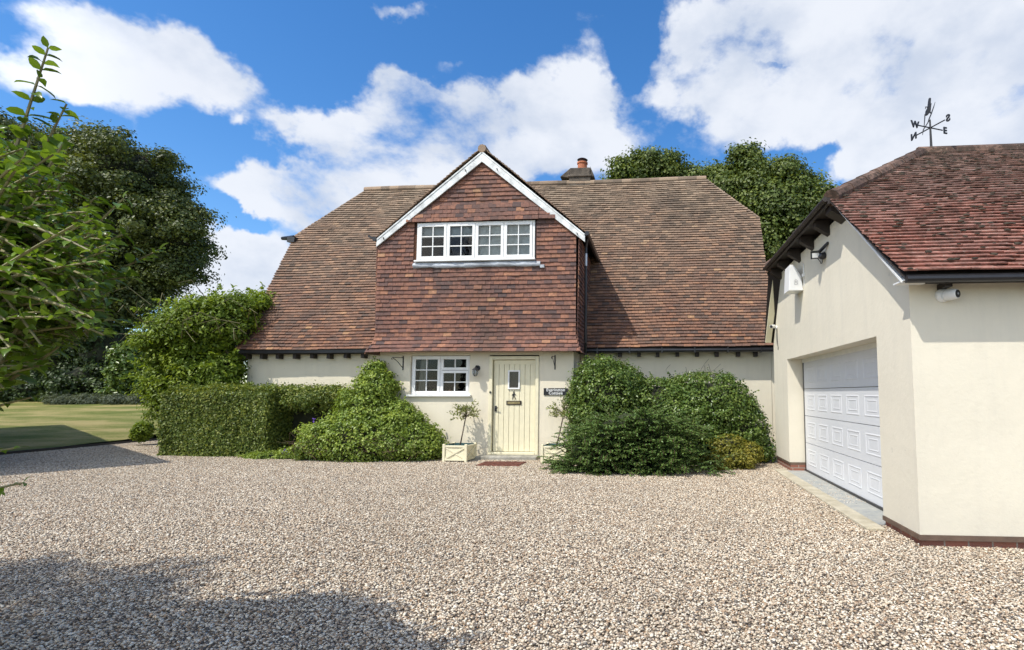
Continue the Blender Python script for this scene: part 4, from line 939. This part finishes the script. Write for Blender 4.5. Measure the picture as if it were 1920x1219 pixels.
# big tree on the left
tree('sycamore_tree', (-38, 34, .9), [E(110, 330, 34, 150, 110), E(240, 330, 33, 95, 85), E(60, 450, 33, 150, 140), E(210, 450, 33, 150, 120), E(325, 440, 33, 62, 75), E(335, 500, 33, 45, 35), E(180, 560, 33, 150, 80), E(40, 300, 34, 110, 80), E(30, 590, 34, 120, 60), E(290, 390, 33, 55, 55)],
     240000, M['lf_tree'], .19, 'large dark green sycamore towering over the lawn on the left', 'tree', 'tall trees around the cottage', 21, .6, 1.35, 110, .55, asp=.38)
tree('lime_tree', (0, 26, 0), [E(1215, 375, 25, 90, 80), E(1160, 380, 25, 45, 55), E(1280, 370, 25, 55, 50), E(1225, 325, 25, 50, 32)], 90000, M['lf_tree2'], .135, 'rounded green tree showing just above the cottage ridge right of the chimney', 'tree', 'tall trees around the cottage', 22, .35, .85, 90, .55, asp=.38)
tree('lime_tree', (6, 25, 0), [E(1420, 375, 24, 82, 66), E(1505, 392, 24, 60, 58), E(1365, 375, 24, 40, 60), E(1440, 450, 24, 80, 100), E(1402, 318, 24, 30, 24), E(1490, 350, 24, 38, 26), E(1500, 470, 24, 60, 90), E(1552, 372, 24, 28, 30), E(1325, 372, 24.5, 32, 42), E(1345, 335, 24.5, 22, 22), E(1395, 296, 24, 22, 18)], 160000, M['lf_tree2'], .135, 'broad green tree between the cottage roof end and the garage roof', 'tree', 'tall trees around the cottage', 23, .4, .85, 90, .55, asp=.38)
# shrubs beyond the lawn
sh = [(20, 660, 33, 120, 95, 'dark rounded shrub under the big tree at the far left of the lawn', 'lf_dark'), (120, 675, 34, 90, 80, 'dark shrub below the trunk of the sycamore behind the lawn', 'lf_dark'), (205, 665, 32, 70, 88, 'glossy leaved dark shrub at the back right of the lawn', 'lf_dark'), (278, 690, 31, 55, 70, 'green leafy shrub between the lawn border and the wisteria', 'lf_ivy'), (165, 715, 31, 60, 45, 'low dark shrub in the middle of the lawn border behind the lavender', 'lf_dark'), (60, 727, 31.5, 70, 36, 'low dark shrub at the far left of the lawn border', 'lf_dark'), (-90, 640, 32, 120, 110, 'tall dark shrub half outside the left edge of the photograph', 'lf_dark')]
for i, (x, y, Y, rx, ry, lab, lf) in enumerate(sh):
    c = at(x, 750, Y)
    tree('shrub', (c[0], Y, max(.3, c[2]-.2)), [E(x, y, Y, rx*.8, ry*.85), E(x-rx*.45, y+38, Y, rx*.6, ry*.6), E(x+rx*.45, y+36, Y, rx*.55, ry*.62)], 16000, M[lf], .2, lab, 'shrub', 'shrubs bordering the lawn', 30+i, .08, .9, 90, .75)
rg = np.random.default_rng(5)
for i, (x, wpx, lab) in enumerate(((115, 30, 'grey green lavender clump farthest left in the lawn border'), (165, 26, 'grey lavender clump in the middle of the lawn border'), (215, 26, 'silvery lavender clump right of the middle in the lawn border'), (262, 24, 'pale lavender clump nearest the wisteria'))):
    c = at(x, 757, 28.6); t = thing('lavender', (c[0], 28.6, .9), lab, 'lavender', 'lavender along the lawn border')
    P, Nn, tn = crown_points([(c[0], 28.6, 1.1, wpx*.036, .4, .36)], 2600, rg, .25, 20, (.4, 1.1), .2); leaves('foliage', P, Nn, .12, M['lf_grey'], t, rg, asp=.14, tone=tn)
# wisteria on the left gable
wc = thing('wisteria', (-11.6, 13.4, 0), 'bright green wisteria sprawling over the left end of the cottage roof', 'climber')
ells = [E(400, 600, 13.2, 85, 48, 60), E(335, 625, 13.2, 60, 42, 60), E(445, 585, 13.6, 40, 36, 50), E(305, 655, 13.2, 32, 36), E(390, 660, 13.6, 60, 50), E(455, 620, 13.3, 24, 26, 30), E(335, 715, 13.6, 46, 50), E(400, 700, 13.3, 38, 40), E(360, 720, 13.4, 60, 45), E(305, 715, 14, 26, 42), E(298, 750, 14.5, 18, 36), E(425, 695, 13.2, 24, 50, 24), E(435, 740, 13.3, 18, 40, 18), (-11.1, 14.3, 4.0, .35, .6, .3)]
rg = np.random.default_rng(8); P, Nn, tn = crown_points(lobes(ells, 7, rg, .85, .2, .42), 70000, rg, .42, 50, (.6, 1.08), .12, .8); leaves('foliage', P, Nn, .088, M['lf_wist'], wc, rg, asp=.26, tone=tn, droop=.25)
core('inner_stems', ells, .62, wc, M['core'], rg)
strays(ells, 170, .085, M['lf_wist'], wc, 88, (.2, .6), .35)
k = MB(); rr2 = random.Random(4)
k.tube([(-11.3, 13.6, 0), (-11.4, 13.4, 1), (-11.2, 13.5, 2.2), (-11.7, 13.3, 3)], [.09, .07, .06, .04], 8)
for i in range(26):
    x = rr2.uniform(-13.6, -10.4); z = rr2.uniform(2.8, 3.9); y = rr2.uniform(12.4, 13.2); a = rr2.uniform(-1, 1)
    k.tube([(x, y, z), (x+a*.4, y-.3, z+.25+rr2.uniform(-.2, .2)), (x+a*.9, y-.45, z+.2+rr2.uniform(-.4, .3))], [.012, .008, .003], 5)
k.build('stems', M['twig_g'], wc)
# clipped hedge
hd = thing('hedge', (-10.5, 12.9, 0), 'clipped green box shaped hedge along the left of the cottage front', 'hedge')
rg = np.random.default_rng(9)
def boxleaves(x0, x1, y0, y1, z0, z1, n, rnd=.18):
    P, Nn = [], []
    A = [('f', (x1-x0)*(z1-z0)*1.25), ('t', (x1-x0)*(y1-y0)*1.1), ('l', (y1-y0)*(z1-z0)), ('r', (y1-y0)*(z1-z0)), ('b', (x1-x0)*(z1-z0)*.25)]
    tot = sum(a for _, a in A)
    for s, a in A:
        m = int(n*a/tot); u, v, d = rg.random(m), rg.random(m), rg.standard_normal(m)*.036
        if s in 'fb': p = np.stack([x0+(x1-x0)*u, np.full(m, y0 if s == 'f' else y1)+d, z0+(z1-z0)*v], 1); nn = np.array([0, -1 if s == 'f' else 1, .15])
        elif s == 't': p = np.stack([x0+(x1-x0)*u, y0+(y1-y0)*v, z1+d*1.3], 1); nn = np.array([0, 0, 1])
        else: p = np.stack([np.full(m, x0 if s == 'l' else x1)+d, y0+(y1-y0)*u, z0+(z1-z0)*v], 1); nn = np.array([-1 if s == 'l' else 1, 0, .15])
        P.append(p); Nn.append(np.repeat(nn[None], m, 0))
    P, Nn = np.concatenate(P), np.concatenate(Nn)
    # round the top shoulders and undulate
    for (ax, lo, hi) in ((0, x0, x1), (1, y0, y1)):
        e = np.clip(1-(P[:, ax]-lo)/rnd, 0, 1)**2+np.clip(1-(hi-P[:, ax])/rnd, 0, 1)**2
        tz = np.clip((P[:, 2]-(z1-rnd))/rnd, 0, 1); P[:, 2] -= e*tz*rnd*.45
    P[:, 1] += .035*np.sin(P[:, 0]*3.1)+.03*np.sin(P[:, 2]*5+P[:, 0]*2); P[:, 2] += (.03*np.sin(P[:, 0]*4)+.02*np.sin(P[:, 0]*9+P[:, 1]*6))*(P[:, 2]/z1)
    Nn = Nn*.9+rg.standard_normal(P.shape)*.55
    return P, Nn
P, Nn = boxleaves(-12.0, -9.25, 12.12, 13.25, -.02, 1.60, 62000)
m = 1500; Pt = np.stack([rg.uniform(-11.9, -8.0, m), rg.uniform(12.2, 13.2, m), 1.58+np.abs(rg.standard_normal(m))*.075], 1)
P = np.concatenate([P, Pt]); Nn = np.concatenate([Nn, rg.standard_normal((m, 3))])
e2 = [E(590, 750, 12.9, 55, 22, 60), E(620, 742, 13.0, 40, 20, 50), E(560, 745, 12.8, 30, 22, 40)]
P2, N2, t2 = crown_points(e2, 9000, rg, .2, 20, (.5, 1.1), .1)
P = np.concatenate([P, P2]); Nn = np.concatenate([Nn, N2])
leaves('foliage', P, Nn, .060, M['lf_hedge'], hd, rg, asp=.3, tone=np.clip(.45+.36*rg.standard_normal(len(P)), 0, 1))
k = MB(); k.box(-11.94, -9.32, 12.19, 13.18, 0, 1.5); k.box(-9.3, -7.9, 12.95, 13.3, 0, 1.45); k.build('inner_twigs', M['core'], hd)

# mound of climber by the porch corner
def mound(name, ells, n, leaf, size, lab, cat, seed, parts=None, clump=.22, per=24, up=.45, ck=.70, asp=.3, droop=0., base=None, shell=(.82, 1.06)):
    rg = np.random.default_rng(seed); e0 = ells[0]; t = thing(name, base or (e0[0], e0[1], 0), lab, cat)
    P, Nn, tn = crown_points(lobes(ells, 6, rg, .93, .16, .32), n, rg, clump, per, shell, .16, up); keep = P[:, 2] > .0; P, Nn, tn = P[keep], Nn[keep], tn[keep]
    P2, N2, t2 = crown_points(ells, int(n*.4), rg, .12, 6, (.93, 1.03), 0, up); k2 = P2[:, 2] > 0; P, Nn, tn = np.concatenate([P, P2[k2]]), np.concatenate([Nn, N2[k2]]), np.concatenate([tn, t2[k2]])
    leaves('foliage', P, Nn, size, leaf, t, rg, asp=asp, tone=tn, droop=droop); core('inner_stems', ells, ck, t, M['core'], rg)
    if n > 20000: strays(ells, 130, size*1.0, leaf, t, seed)
    return t, rg
mt_, rg = mound('honeysuckle_bush', [(-6.75, 11.95, .42, 1.22, .75, .70), (-6.62, 12.0, 1.05, .72, .48, .58), (-6.55, 12.05, 1.6, .42, .35, .42), (-6.6, 12.15, 1.95, .24, .22, .26), (-7.6, 11.95, .35, .62, .6, .42), (-5.6, 11.9, .35, .75, .5, .5), (-6.0, 12.0, .8, .6, .4, .5)],
      60000, M['lf_mound'], .056, 'green honeysuckle bush heaped against the porch corner left of the window', 'bush', 41, asp=.36, clump=.26, per=50)
k = MB(); rr2 = random.Random(9)
for i in range(60):
    a = rr2.uniform(-1.5, 1.4); z = rr2.uniform(.05, .5); k.tube([(-6.6+a, 11.3, z), (-6.6+a+rr2.uniform(-.2, .2), 11.22, z+.15), (-6.6+a+rr2.uniform(-.4, .4), 11.25, z+rr2.uniform(.05, .3))], [.006, .004, .002], 4)
k.build('stems', M['twig'], mt_)
# ivy covered mound right of the door
mound('ivy_bush', [E(1142, 740, 12.0, 72, 62, 60), E(1126, 722, 12.2, 52, 45, 50), E(1230, 760, 12.2, 100, 50, 60), E(1320, 760, 12.2, 90, 60, 60), E(1365, 810, 12.2, 68, 75, 60), E(1280, 820, 12.0, 110, 70, 60), E(1118, 800, 12.0, 46, 70, 50), E(1390, 840, 12.3, 48, 45, 45)],
      95000, M['lf_ivy'], .055, 'tall dark green ivy bush against the wall right of the front door', 'bush', 42, asp=.36, clump=.3, per=50)
# cotoneaster: arching sprays with paired leaves
ct = thing('cotoneaster', (-.6, 10.6, 0), 'spreading cotoneaster with herringbone sprays in front of the ivy bush', 'shrub')
rg = np.random.default_rng(43); rr2 = random.Random(43); k = MB(); PP, NN, TT = [], [], []
def spray(o, d, ln, up):
    o, d = np.array(o, float), np.array(d, float); d /= np.linalg.norm(d); pts = []
    n = int(ln/.022); side = np.cross(d, [0, 0, 1]); side /= np.linalg.norm(side)+1e-9
    p = o.copy(); v = d*.8+np.array([0, 0, up]); v /= np.linalg.norm(v)
    for i in range(n):
        p = p+v*.022; v = v+np.array([0, 0, -.028]); v /= np.linalg.norm(v); pts.append(p.copy())
        w_ = .055*(1-.6*i/n)
        for sg_ in (-1, 1):
            tdir = side*sg_+v*.55+rg.standard_normal(3)*.12
            PP.append(p+tdir*.004); TT.append(tdir); NN.append(np.array([0, 0, 1.])+rg.standard_normal(3)*.25-d*.1)
            if rr2.random() < .5: PP.append(p+tdir*w_*.6); TT.append(tdir+v*.5); NN.append(np.array([0, 0, 1.])+rg.standard_normal(3)*.3)
    k.tube(pts[::4]+[pts[-1]], [.005]*len(pts[::4])+[.001], 4)
for i in range(1150):
    a = rr2.uniform(-math.pi, 0.0) if rr2.random() < .9 else rr2.uniform(0, math.pi)
    rr_ = rr2.random()**.6
    cx_ = -.45+rr2.uniform(-.85, .95); top = 1.15 - .35*abs(cx_+.35)
    z = rr2.uniform(0.02, top); rad = .62*math.sqrt(max(0.05, 1-(z/1.45)**2))
    ox, oy = cx_+rad*.8*math.cos(a), 10.75+rad*.95*math.sin(a)
    if z < .2: ox = -.6+(ox+.6)*1.15
    spray((ox, oy, z), (math.cos(a)+rr2.uniform(-.5, .5), math.sin(a)-.25, 0), rr2.uniform(.22, .5), rr2.uniform(-.1, .75))
for i in range(150): spray((rr2.uniform(-1.9, .6), rr2.uniform(10.2, 10.7), .05), (rr2.uniform(-1, 1), -1, 0), rr2.uniform(.2, .4), rr2.uniform(0, .35))
for i in range(40): spray((rr2.uniform(-2.0, -1.2), rr2.uniform(10.5, 11.0), rr2.uniform(.03, .12)), (-1, rr2.uniform(-.8, .5), 0), rr2.uniform(.25, .45), rr2.uniform(0, .4))
leaves('foliage', np.array(PP), np.array(NN), .042, M['lf_cot'], ct, rg, asp=.3, T=np.array(TT), tone=np.clip(.5+.25*rg.standard_normal(len(PP)), 0, 1))
k.build('stems', M['twig'], ct)
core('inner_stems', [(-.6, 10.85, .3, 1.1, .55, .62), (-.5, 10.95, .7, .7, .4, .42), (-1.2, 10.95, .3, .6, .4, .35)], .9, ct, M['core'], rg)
mound('golden_shrub', [E(1375, 860, 11.1, 38, 22, 30), E(1345, 868, 10.95, 26, 18, 24), E(1402, 850, 11.3, 24, 20, 22), E(1365, 835, 11.3, 30, 18, 24)], 7000, M['lf_gold'], .05, 'small yellow green shrub at the foot of the ivy bush near the garage', 'shrub', 44, asp=.34, clump=.14, ck=.7)
mound('ground_cover_plant', [E(510, 857, 12.0, 50, 10, 26), E(560, 853, 12.0, 40, 14, 24), E(470, 860, 12.05, 20, 7, 16)], 7000, M['lf_mound'], .05, 'low leafy plant with blue flowers between hedge and honeysuckle', 'plant', 45, clump=.14, ck=.6)
pf = [o for o in bpy.data.objects if o.name == 'ground_cover_plant'][0]; rr2 = random.Random(3)
for (x, y) in [(537, 848), (542, 853), (533, 845), (589, 792), (589, 786), (590, 798), (548, 856), (530, 850)]:
    p = at(x, y, 11.75); k = MB()
    for j in range(5): a = Vector(p)+Vector((rr2.uniform(-.02, .02), rr2.uniform(-.02, .02), rr2.uniform(-.03, .03))); k.tube([a, a+Vector((rr2.uniform(-.02, .02), -.01, .018))], [.012, .003], 5)
    k.build('flower_spike', M['purple'], pf)
mound('young_shrub', [E(268, 808, 14.5, 16, 16, 14), E(262, 815, 14.5, 12, 12, 10)], 2200, M['lf_wist'], .07, 'small bright green plant at the left end of the hedge beside the lawn', 'plant', 46, clump=.14, ck=.5)
# vine tendrils on right wall
k = MB(); rr2 = random.Random(6)
for i in range(7):
    x = rr2.uniform(.4, 1.5); p = [(x, 13.44, 1.7)]
    for j in range(5): x += rr2.uniform(-.15, .2); p.append((x, 13.46-.02*j % .05, p[-1][2]+rr2.uniform(.05, .16)))
    k.tube(p, .004, 4)
iv = [o for o in bpy.data.objects if o.name == 'ivy_bush'][0]; k.build('tendrils', M['twig'], iv)

# potted standards
def potted(x0, y0, lean, lab, seed, ang):
    t = thing('potted_bay_tree', (x0, y0, 0), lab, 'potted tree', 'standard trees in cream planters by the door')
    s, h = .255, .36
    def R_(p): c, s_ = math.cos(ang), math.sin(ang); return (x0+p[0]*c-p[1]*s_, y0+p[0]*s_+p[1]*c, p[2])
    k = MB()
    def bx_(a, b, c, d, e, f, m=0):
        o = len(k.v); k.box(a, b, c, d, e, f, m); k.v[o:] = [R_(p) for p in k.v[o:]]
    for sx in (-1, 1):
        for sy in (-1, 1): bx_(sx*s-.028, sx*s+.028, sy*s-.028, sy*s+.028, 0, h+.03)
    for sy in (-1, 1): bx_(-s+.029, s-.029, sy*s-.02, sy*s+.02, h-.04, h); bx_(-s+.029, s-.029, sy*s-.02, sy*s+.02, .03, .07)
    for sx in (-1, 1): bx_(sx*s-.02, sx*s+.02, -s+.029, s-.029, h-.04, h); bx_(sx*s-.02, sx*s+.02, -s+.029, s-.029, .03, .07)
    bx_(-s+.0, s-.0, -s+.0, -s+.012, .071, h-.041); bx_(-s, s, s-.012, s, .071, h-.041); bx_(-s, -s+.012, -s+.013, s-.013, .071, h-.041); bx_(s-.012, s, -s+.013, s-.013, .071, h-.041)
    pb = k.build('planter', M['cream_wood'], t, bevel=.004)
    for (ax, sg_) in ((0, -1), (0, 1), (1, -1), (1, 1)):
        k = MB()
        for (a, b, yo) in (((-s+.03, .072), (s-.03, h-.042), .012), ((-s+.03, h-.042), (s-.03, .072), .006)):
            pa, pb_ = (a[0], sg_*(s+yo), a[1]), (b[0], sg_*(s+yo), b[1])
            if ax: pa, pb_ = (pa[1], pa[0], pa[2]), (pb_[1], pb_[0], pb_[2])
            up_ = Vector(R_((0, 1, 0)))-Vector(R_((0, 0, 0))) if not ax else Vector(R_((1, 0, 0)))-Vector(R_((0, 0, 0)))
            k.bar(R_(pa), R_(pb_), .032, .012, up_)
        k.build('cross_brace', M['cream_wood'], pb)
    k = MB(); k.box(-.23, .23, -.23, .23, h-.07, h-.03); k.v = [R_(p) for p in k.v]; k.build('soil', M['soil'], t)
    k = MB(); 
    for sx in (-1, 1): k.box(sx*.236-.004, sx*.236+.004, -.24, .24, h-.08, h+.012); k.box(-.231, .231, sx*.236-.004, sx*.236+.004, h-.08, h+.012)
    k.v = [R_(p) for p in k.v]; k.build('liner', M['liner'], t)
    top = Vector((x0+lean, y0+.17, .98)); k = MB(); k.tube([(x0, y0, h-.04), (x0+lean*.45, y0+.07, .6), top, top+Vector((.01, 0, .2))], [.017, .015, .013, .008], 8)
    rr2 = random.Random(seed); rg = np.random.default_rng(seed); PP, NN, TT = [], [], []
    for i in range(34):
        d = Vector((rr2.gauss(0, 1), rr2.gauss(0, 1), rr2.uniform(-.05, 1.3))).normalized(); L_ = rr2.uniform(.16, .40); o = top+Vector((0, 0, rr2.uniform(-.06, .14)))
        e = o+Vector((d.x*L_*1.05, d.y*L_, d.z*L_*.95)); m_ = (o+e)/2+Vector((0, 0, .02)); k.tube([o, m_, e], [.006, .004, .002], 4)
        for j in range(15):
            s_ = .4+.6*rr2.random(); q = o.lerp(e, s_); PP.append(np.array(q)+rg.standard_normal(3)*.012); TT.append(np.array(d)+rg.standard_normal(3)*.7); NN.append(rg.standard_normal(3)+[0, 0, .8])
    k.build('trunk', M['bark'], t, smooth=True)
    leaves('crown', np.array(PP), np.array(NN), .058, M['lf_bay'], t, rg, asp=.24, T=np.array(TT))
potted(-4.40, 11.80, 0.06, 'small standard tree in a cream cross braced planter left of the front door', 51, -.06)
potted(-2.22, 11.85, .12, 'leaning standard tree in a cream planter half hidden by bushes right of the door', 52, -.04)

# near shrub, left foreground
ns = thing('mock_orange_shrub', (-3.9, 2.1, 0), 'tall mock orange with long leafy shoots close by at the left edge', 'shrub')
rg = np.random.default_rng(61); rr2 = random.Random(61); k = MB(); PP, NN, TT, SS = [], [], [], []
def shoot(o, e, bow, lf=.075, side=True, step=.038):
    o, e = Vector(o), Vector(e); L_ = (e-o).length; m_ = (o+e)/2+Vector((rr2.uniform(-.05, .05), rr2.uniform(-.05, .05), bow)); pts = []
    n = max(6, int(L_/step))
    for i in range(n+1):
        t_ = i/n; p = o*(1-t_)**2+m_*2*t_*(1-t_)+e*t_**2; pts.append(p)
    k.tube(pts, [.009*(1-.8*i/n)+.0015 for i in range(n+1)], 5)
    for i in range(1, n+1):
        d = (pts[i]-pts[i-1]).normalized(); r = d.orthogonal().normalized(); r.rotate(Matrix.Rotation(i*math.pi/2+rr2.uniform(-.4, .4), 3, d)); t_ = i/n
        if t_ < .12: continue
        for sg_ in (-1, 1):
            if rr2.random() < .06: continue
            td = d*.75+r*sg_+Vector((0, 0, -.05)); PP.append(np.array(pts[i])); TT.append(np.array(td)); NN.append(np.array([0, 0, 1.])+.5*rg.standard_normal(3)-.0*np.array(d)); SS.append(lf*(1.1-.42*t_**2)*rr2.uniform(.7, 1.15))
def npt(x, y, Y): return Vector(at(x, y, Y))
# leading shoots traced at their real depth
for (a, b, Y, bow) in (((-60, 560), (90, 90), 1.87, 0.036), ((-80, 620), (125, 195), 1.94, 0.072), ((-20, 700), (120, 262), 2.09, 0.108), ((-60, 600), (120, 268), 1.80, 0.072), ((-60, 700), (180, 370), 1.87, 0.108), ((40, 650), (232, 372), 2.02, 0.058), ((0, 560), (120, 330), 1.94, 0.072), ((20, 640), (300, 468), 2.16, 0.036), ((-40, 640), (230, 440), 1.94, 0.072),
                       ((-60, 680), (215, 600), 1.87, 0.108), ((-60, 640), (200, 560), 1.80, 0.086), ((-40, 760), (130, 470), 1.73, 0.108), ((-60, 500), (100, 290), 1.73, 0.072), ((-80, 700), (235, 520), 1.94, 0.144), ((-50, 610), (60, 250), 1.87, 0.072), ((-60, 800), (60, 690), 1.73, 0.072),
                       ((-60, 760), (110, 650), 1.80, 0.043)):
    shoot(npt(*a, Y), npt(*b, Y), bow, .080, step=.034)
for (a, b, Y) in (((-110, 885), (38, 838), 1.9), ((-120, 945), (45, 905), 1.9), ((-100, 800), (60, 745), 1.9)): shoot(npt(*a, Y), npt(*b, Y), .01, .05, step=.045)
for i in range(760):
    Y = rr2.uniform(1.65, 2.55); a = npt(rr2.uniform(-330, -60), rr2.uniform(380, 760), Y)
    ex = rr2.uniform(-120, 205); lim = 235+ (max(0, ex)*.95) ; ey_ = rr2.uniform(lim, 735-max(0, ex)*.55)
    shoot(a, npt(ex, ey_, Y+rr2.uniform(-.2, .2)), rr2.uniform(.0, .18), .056)
for i in range(110):   # unseen left and back part of the bush, which throws its shadow on the gravel
    a = Vector((rr2.uniform(-4.5, -3.8), rr2.uniform(1.7, 2.5), rr2.uniform(.2, .9))); shoot(a, a+Vector((rr2.uniform(-.9, .05), rr2.uniform(-.5, .4), rr2.uniform(.7, 1.9))), .15, .08, step=.06)
for i in range(12): k.tube([(-3.9+rr2.uniform(-.2, .1), 2.1+rr2.uniform(-.2, .1), 0), (-3.7+rr2.uniform(-.3, .1), 2.0+rr2.uniform(-.3, .1), .9), (-3.2+rr2.uniform(-.3, .1), 1.95+rr2.uniform(-.3, .1), 1.6)], [.02, .015, .008], 6)
k.build('stems', M['twig_g'], ns)
P, Nn, T, Sz = map(np.array, (PP, NN, TT, SS)); Nn = unit(Nn); T = unit(T-(T*Nn).sum(1, keepdims=True)*Nn); B = np.cross(Nn, T); n = len(P); L_ = Sz[:, None]; wd = L_*.27
prof_l = [(0, 0, 0), (.25, .85, .03), (.55, .9, .0), (.82, .45, -.07), (1.0, 0, -.16)]
vs = []
for (tt, ww, dz) in prof_l:
    c = P+T*L_*tt+Nn*L_*dz
    if ww == 0: vs.append(c)
    else: vs += [c-B*wd*ww+Nn*wd*.3, c, c+B*wd*ww+Nn*wd*.3]
V = np.stack(vs, 1).reshape(-1, 3)    # 1 + 3*3 + 1 = 11 verts
tr = [(0, 2, 1), (0, 3, 2), (1, 2, 5), (1, 5, 4), (2, 3, 6), (2, 6, 5), (4, 5, 8), (4, 8, 7), (5, 6, 9), (5, 9, 8), (7, 8, 10), (8, 9, 10)]
F = (np.arange(n)[:, None, None]*11+np.array(tr)[None]).reshape(-1, 3)
npmesh('leaves', V, F, M['lf_near'], ns, tone=np.repeat(np.clip(.45+.28*rg.standard_normal(n), 0, 1), 12), smooth=True)

# things beyond the frame that shade the drive
tree('shade_tree', (-10.6, -3.6, 0), [(-10.0, -2.15, 11.1, 1.0, .55, .45), (-8.5, -2.75, 11.0, .5, .26, .22), (-9.3, -2.8, 10.9, .6, .3, .25), (-11.2, -2.2, 11.4, 1.0, .6, .5)], 2700, M['lf_tree2'], .17, 'tree standing outside the left edge of the photograph beside the drive', 'tree', None, 71, .16, .7, 60)
ob = thing('outbuilding', (-16, 10, 0), 'plain garden outbuilding beyond the left edge of the photograph', 'outbuilding')
c0 = Vector((-13.0, 8.35, 0)); d1 = Vector((-.83, .555, 0)); d2 = Vector((-.55, -.83, 0))
k = MB(); k.prism([c0, c0+d1*14, c0+d1*14+d2*5, c0+d2*5][::-1], (0, 0, 4.75)); k.build('wall', M['brick'], ob)
k = MB(); q0 = c0-d1*.1-d2*.1+Vector((0, 0, 4.755)); k.prism([q0, q0+d1*14.2, q0+d1*14.2+d2*5.2, q0+d2*5.2][::-1], (0, 0, .2)); k.build('roof', M['lead'], ob)
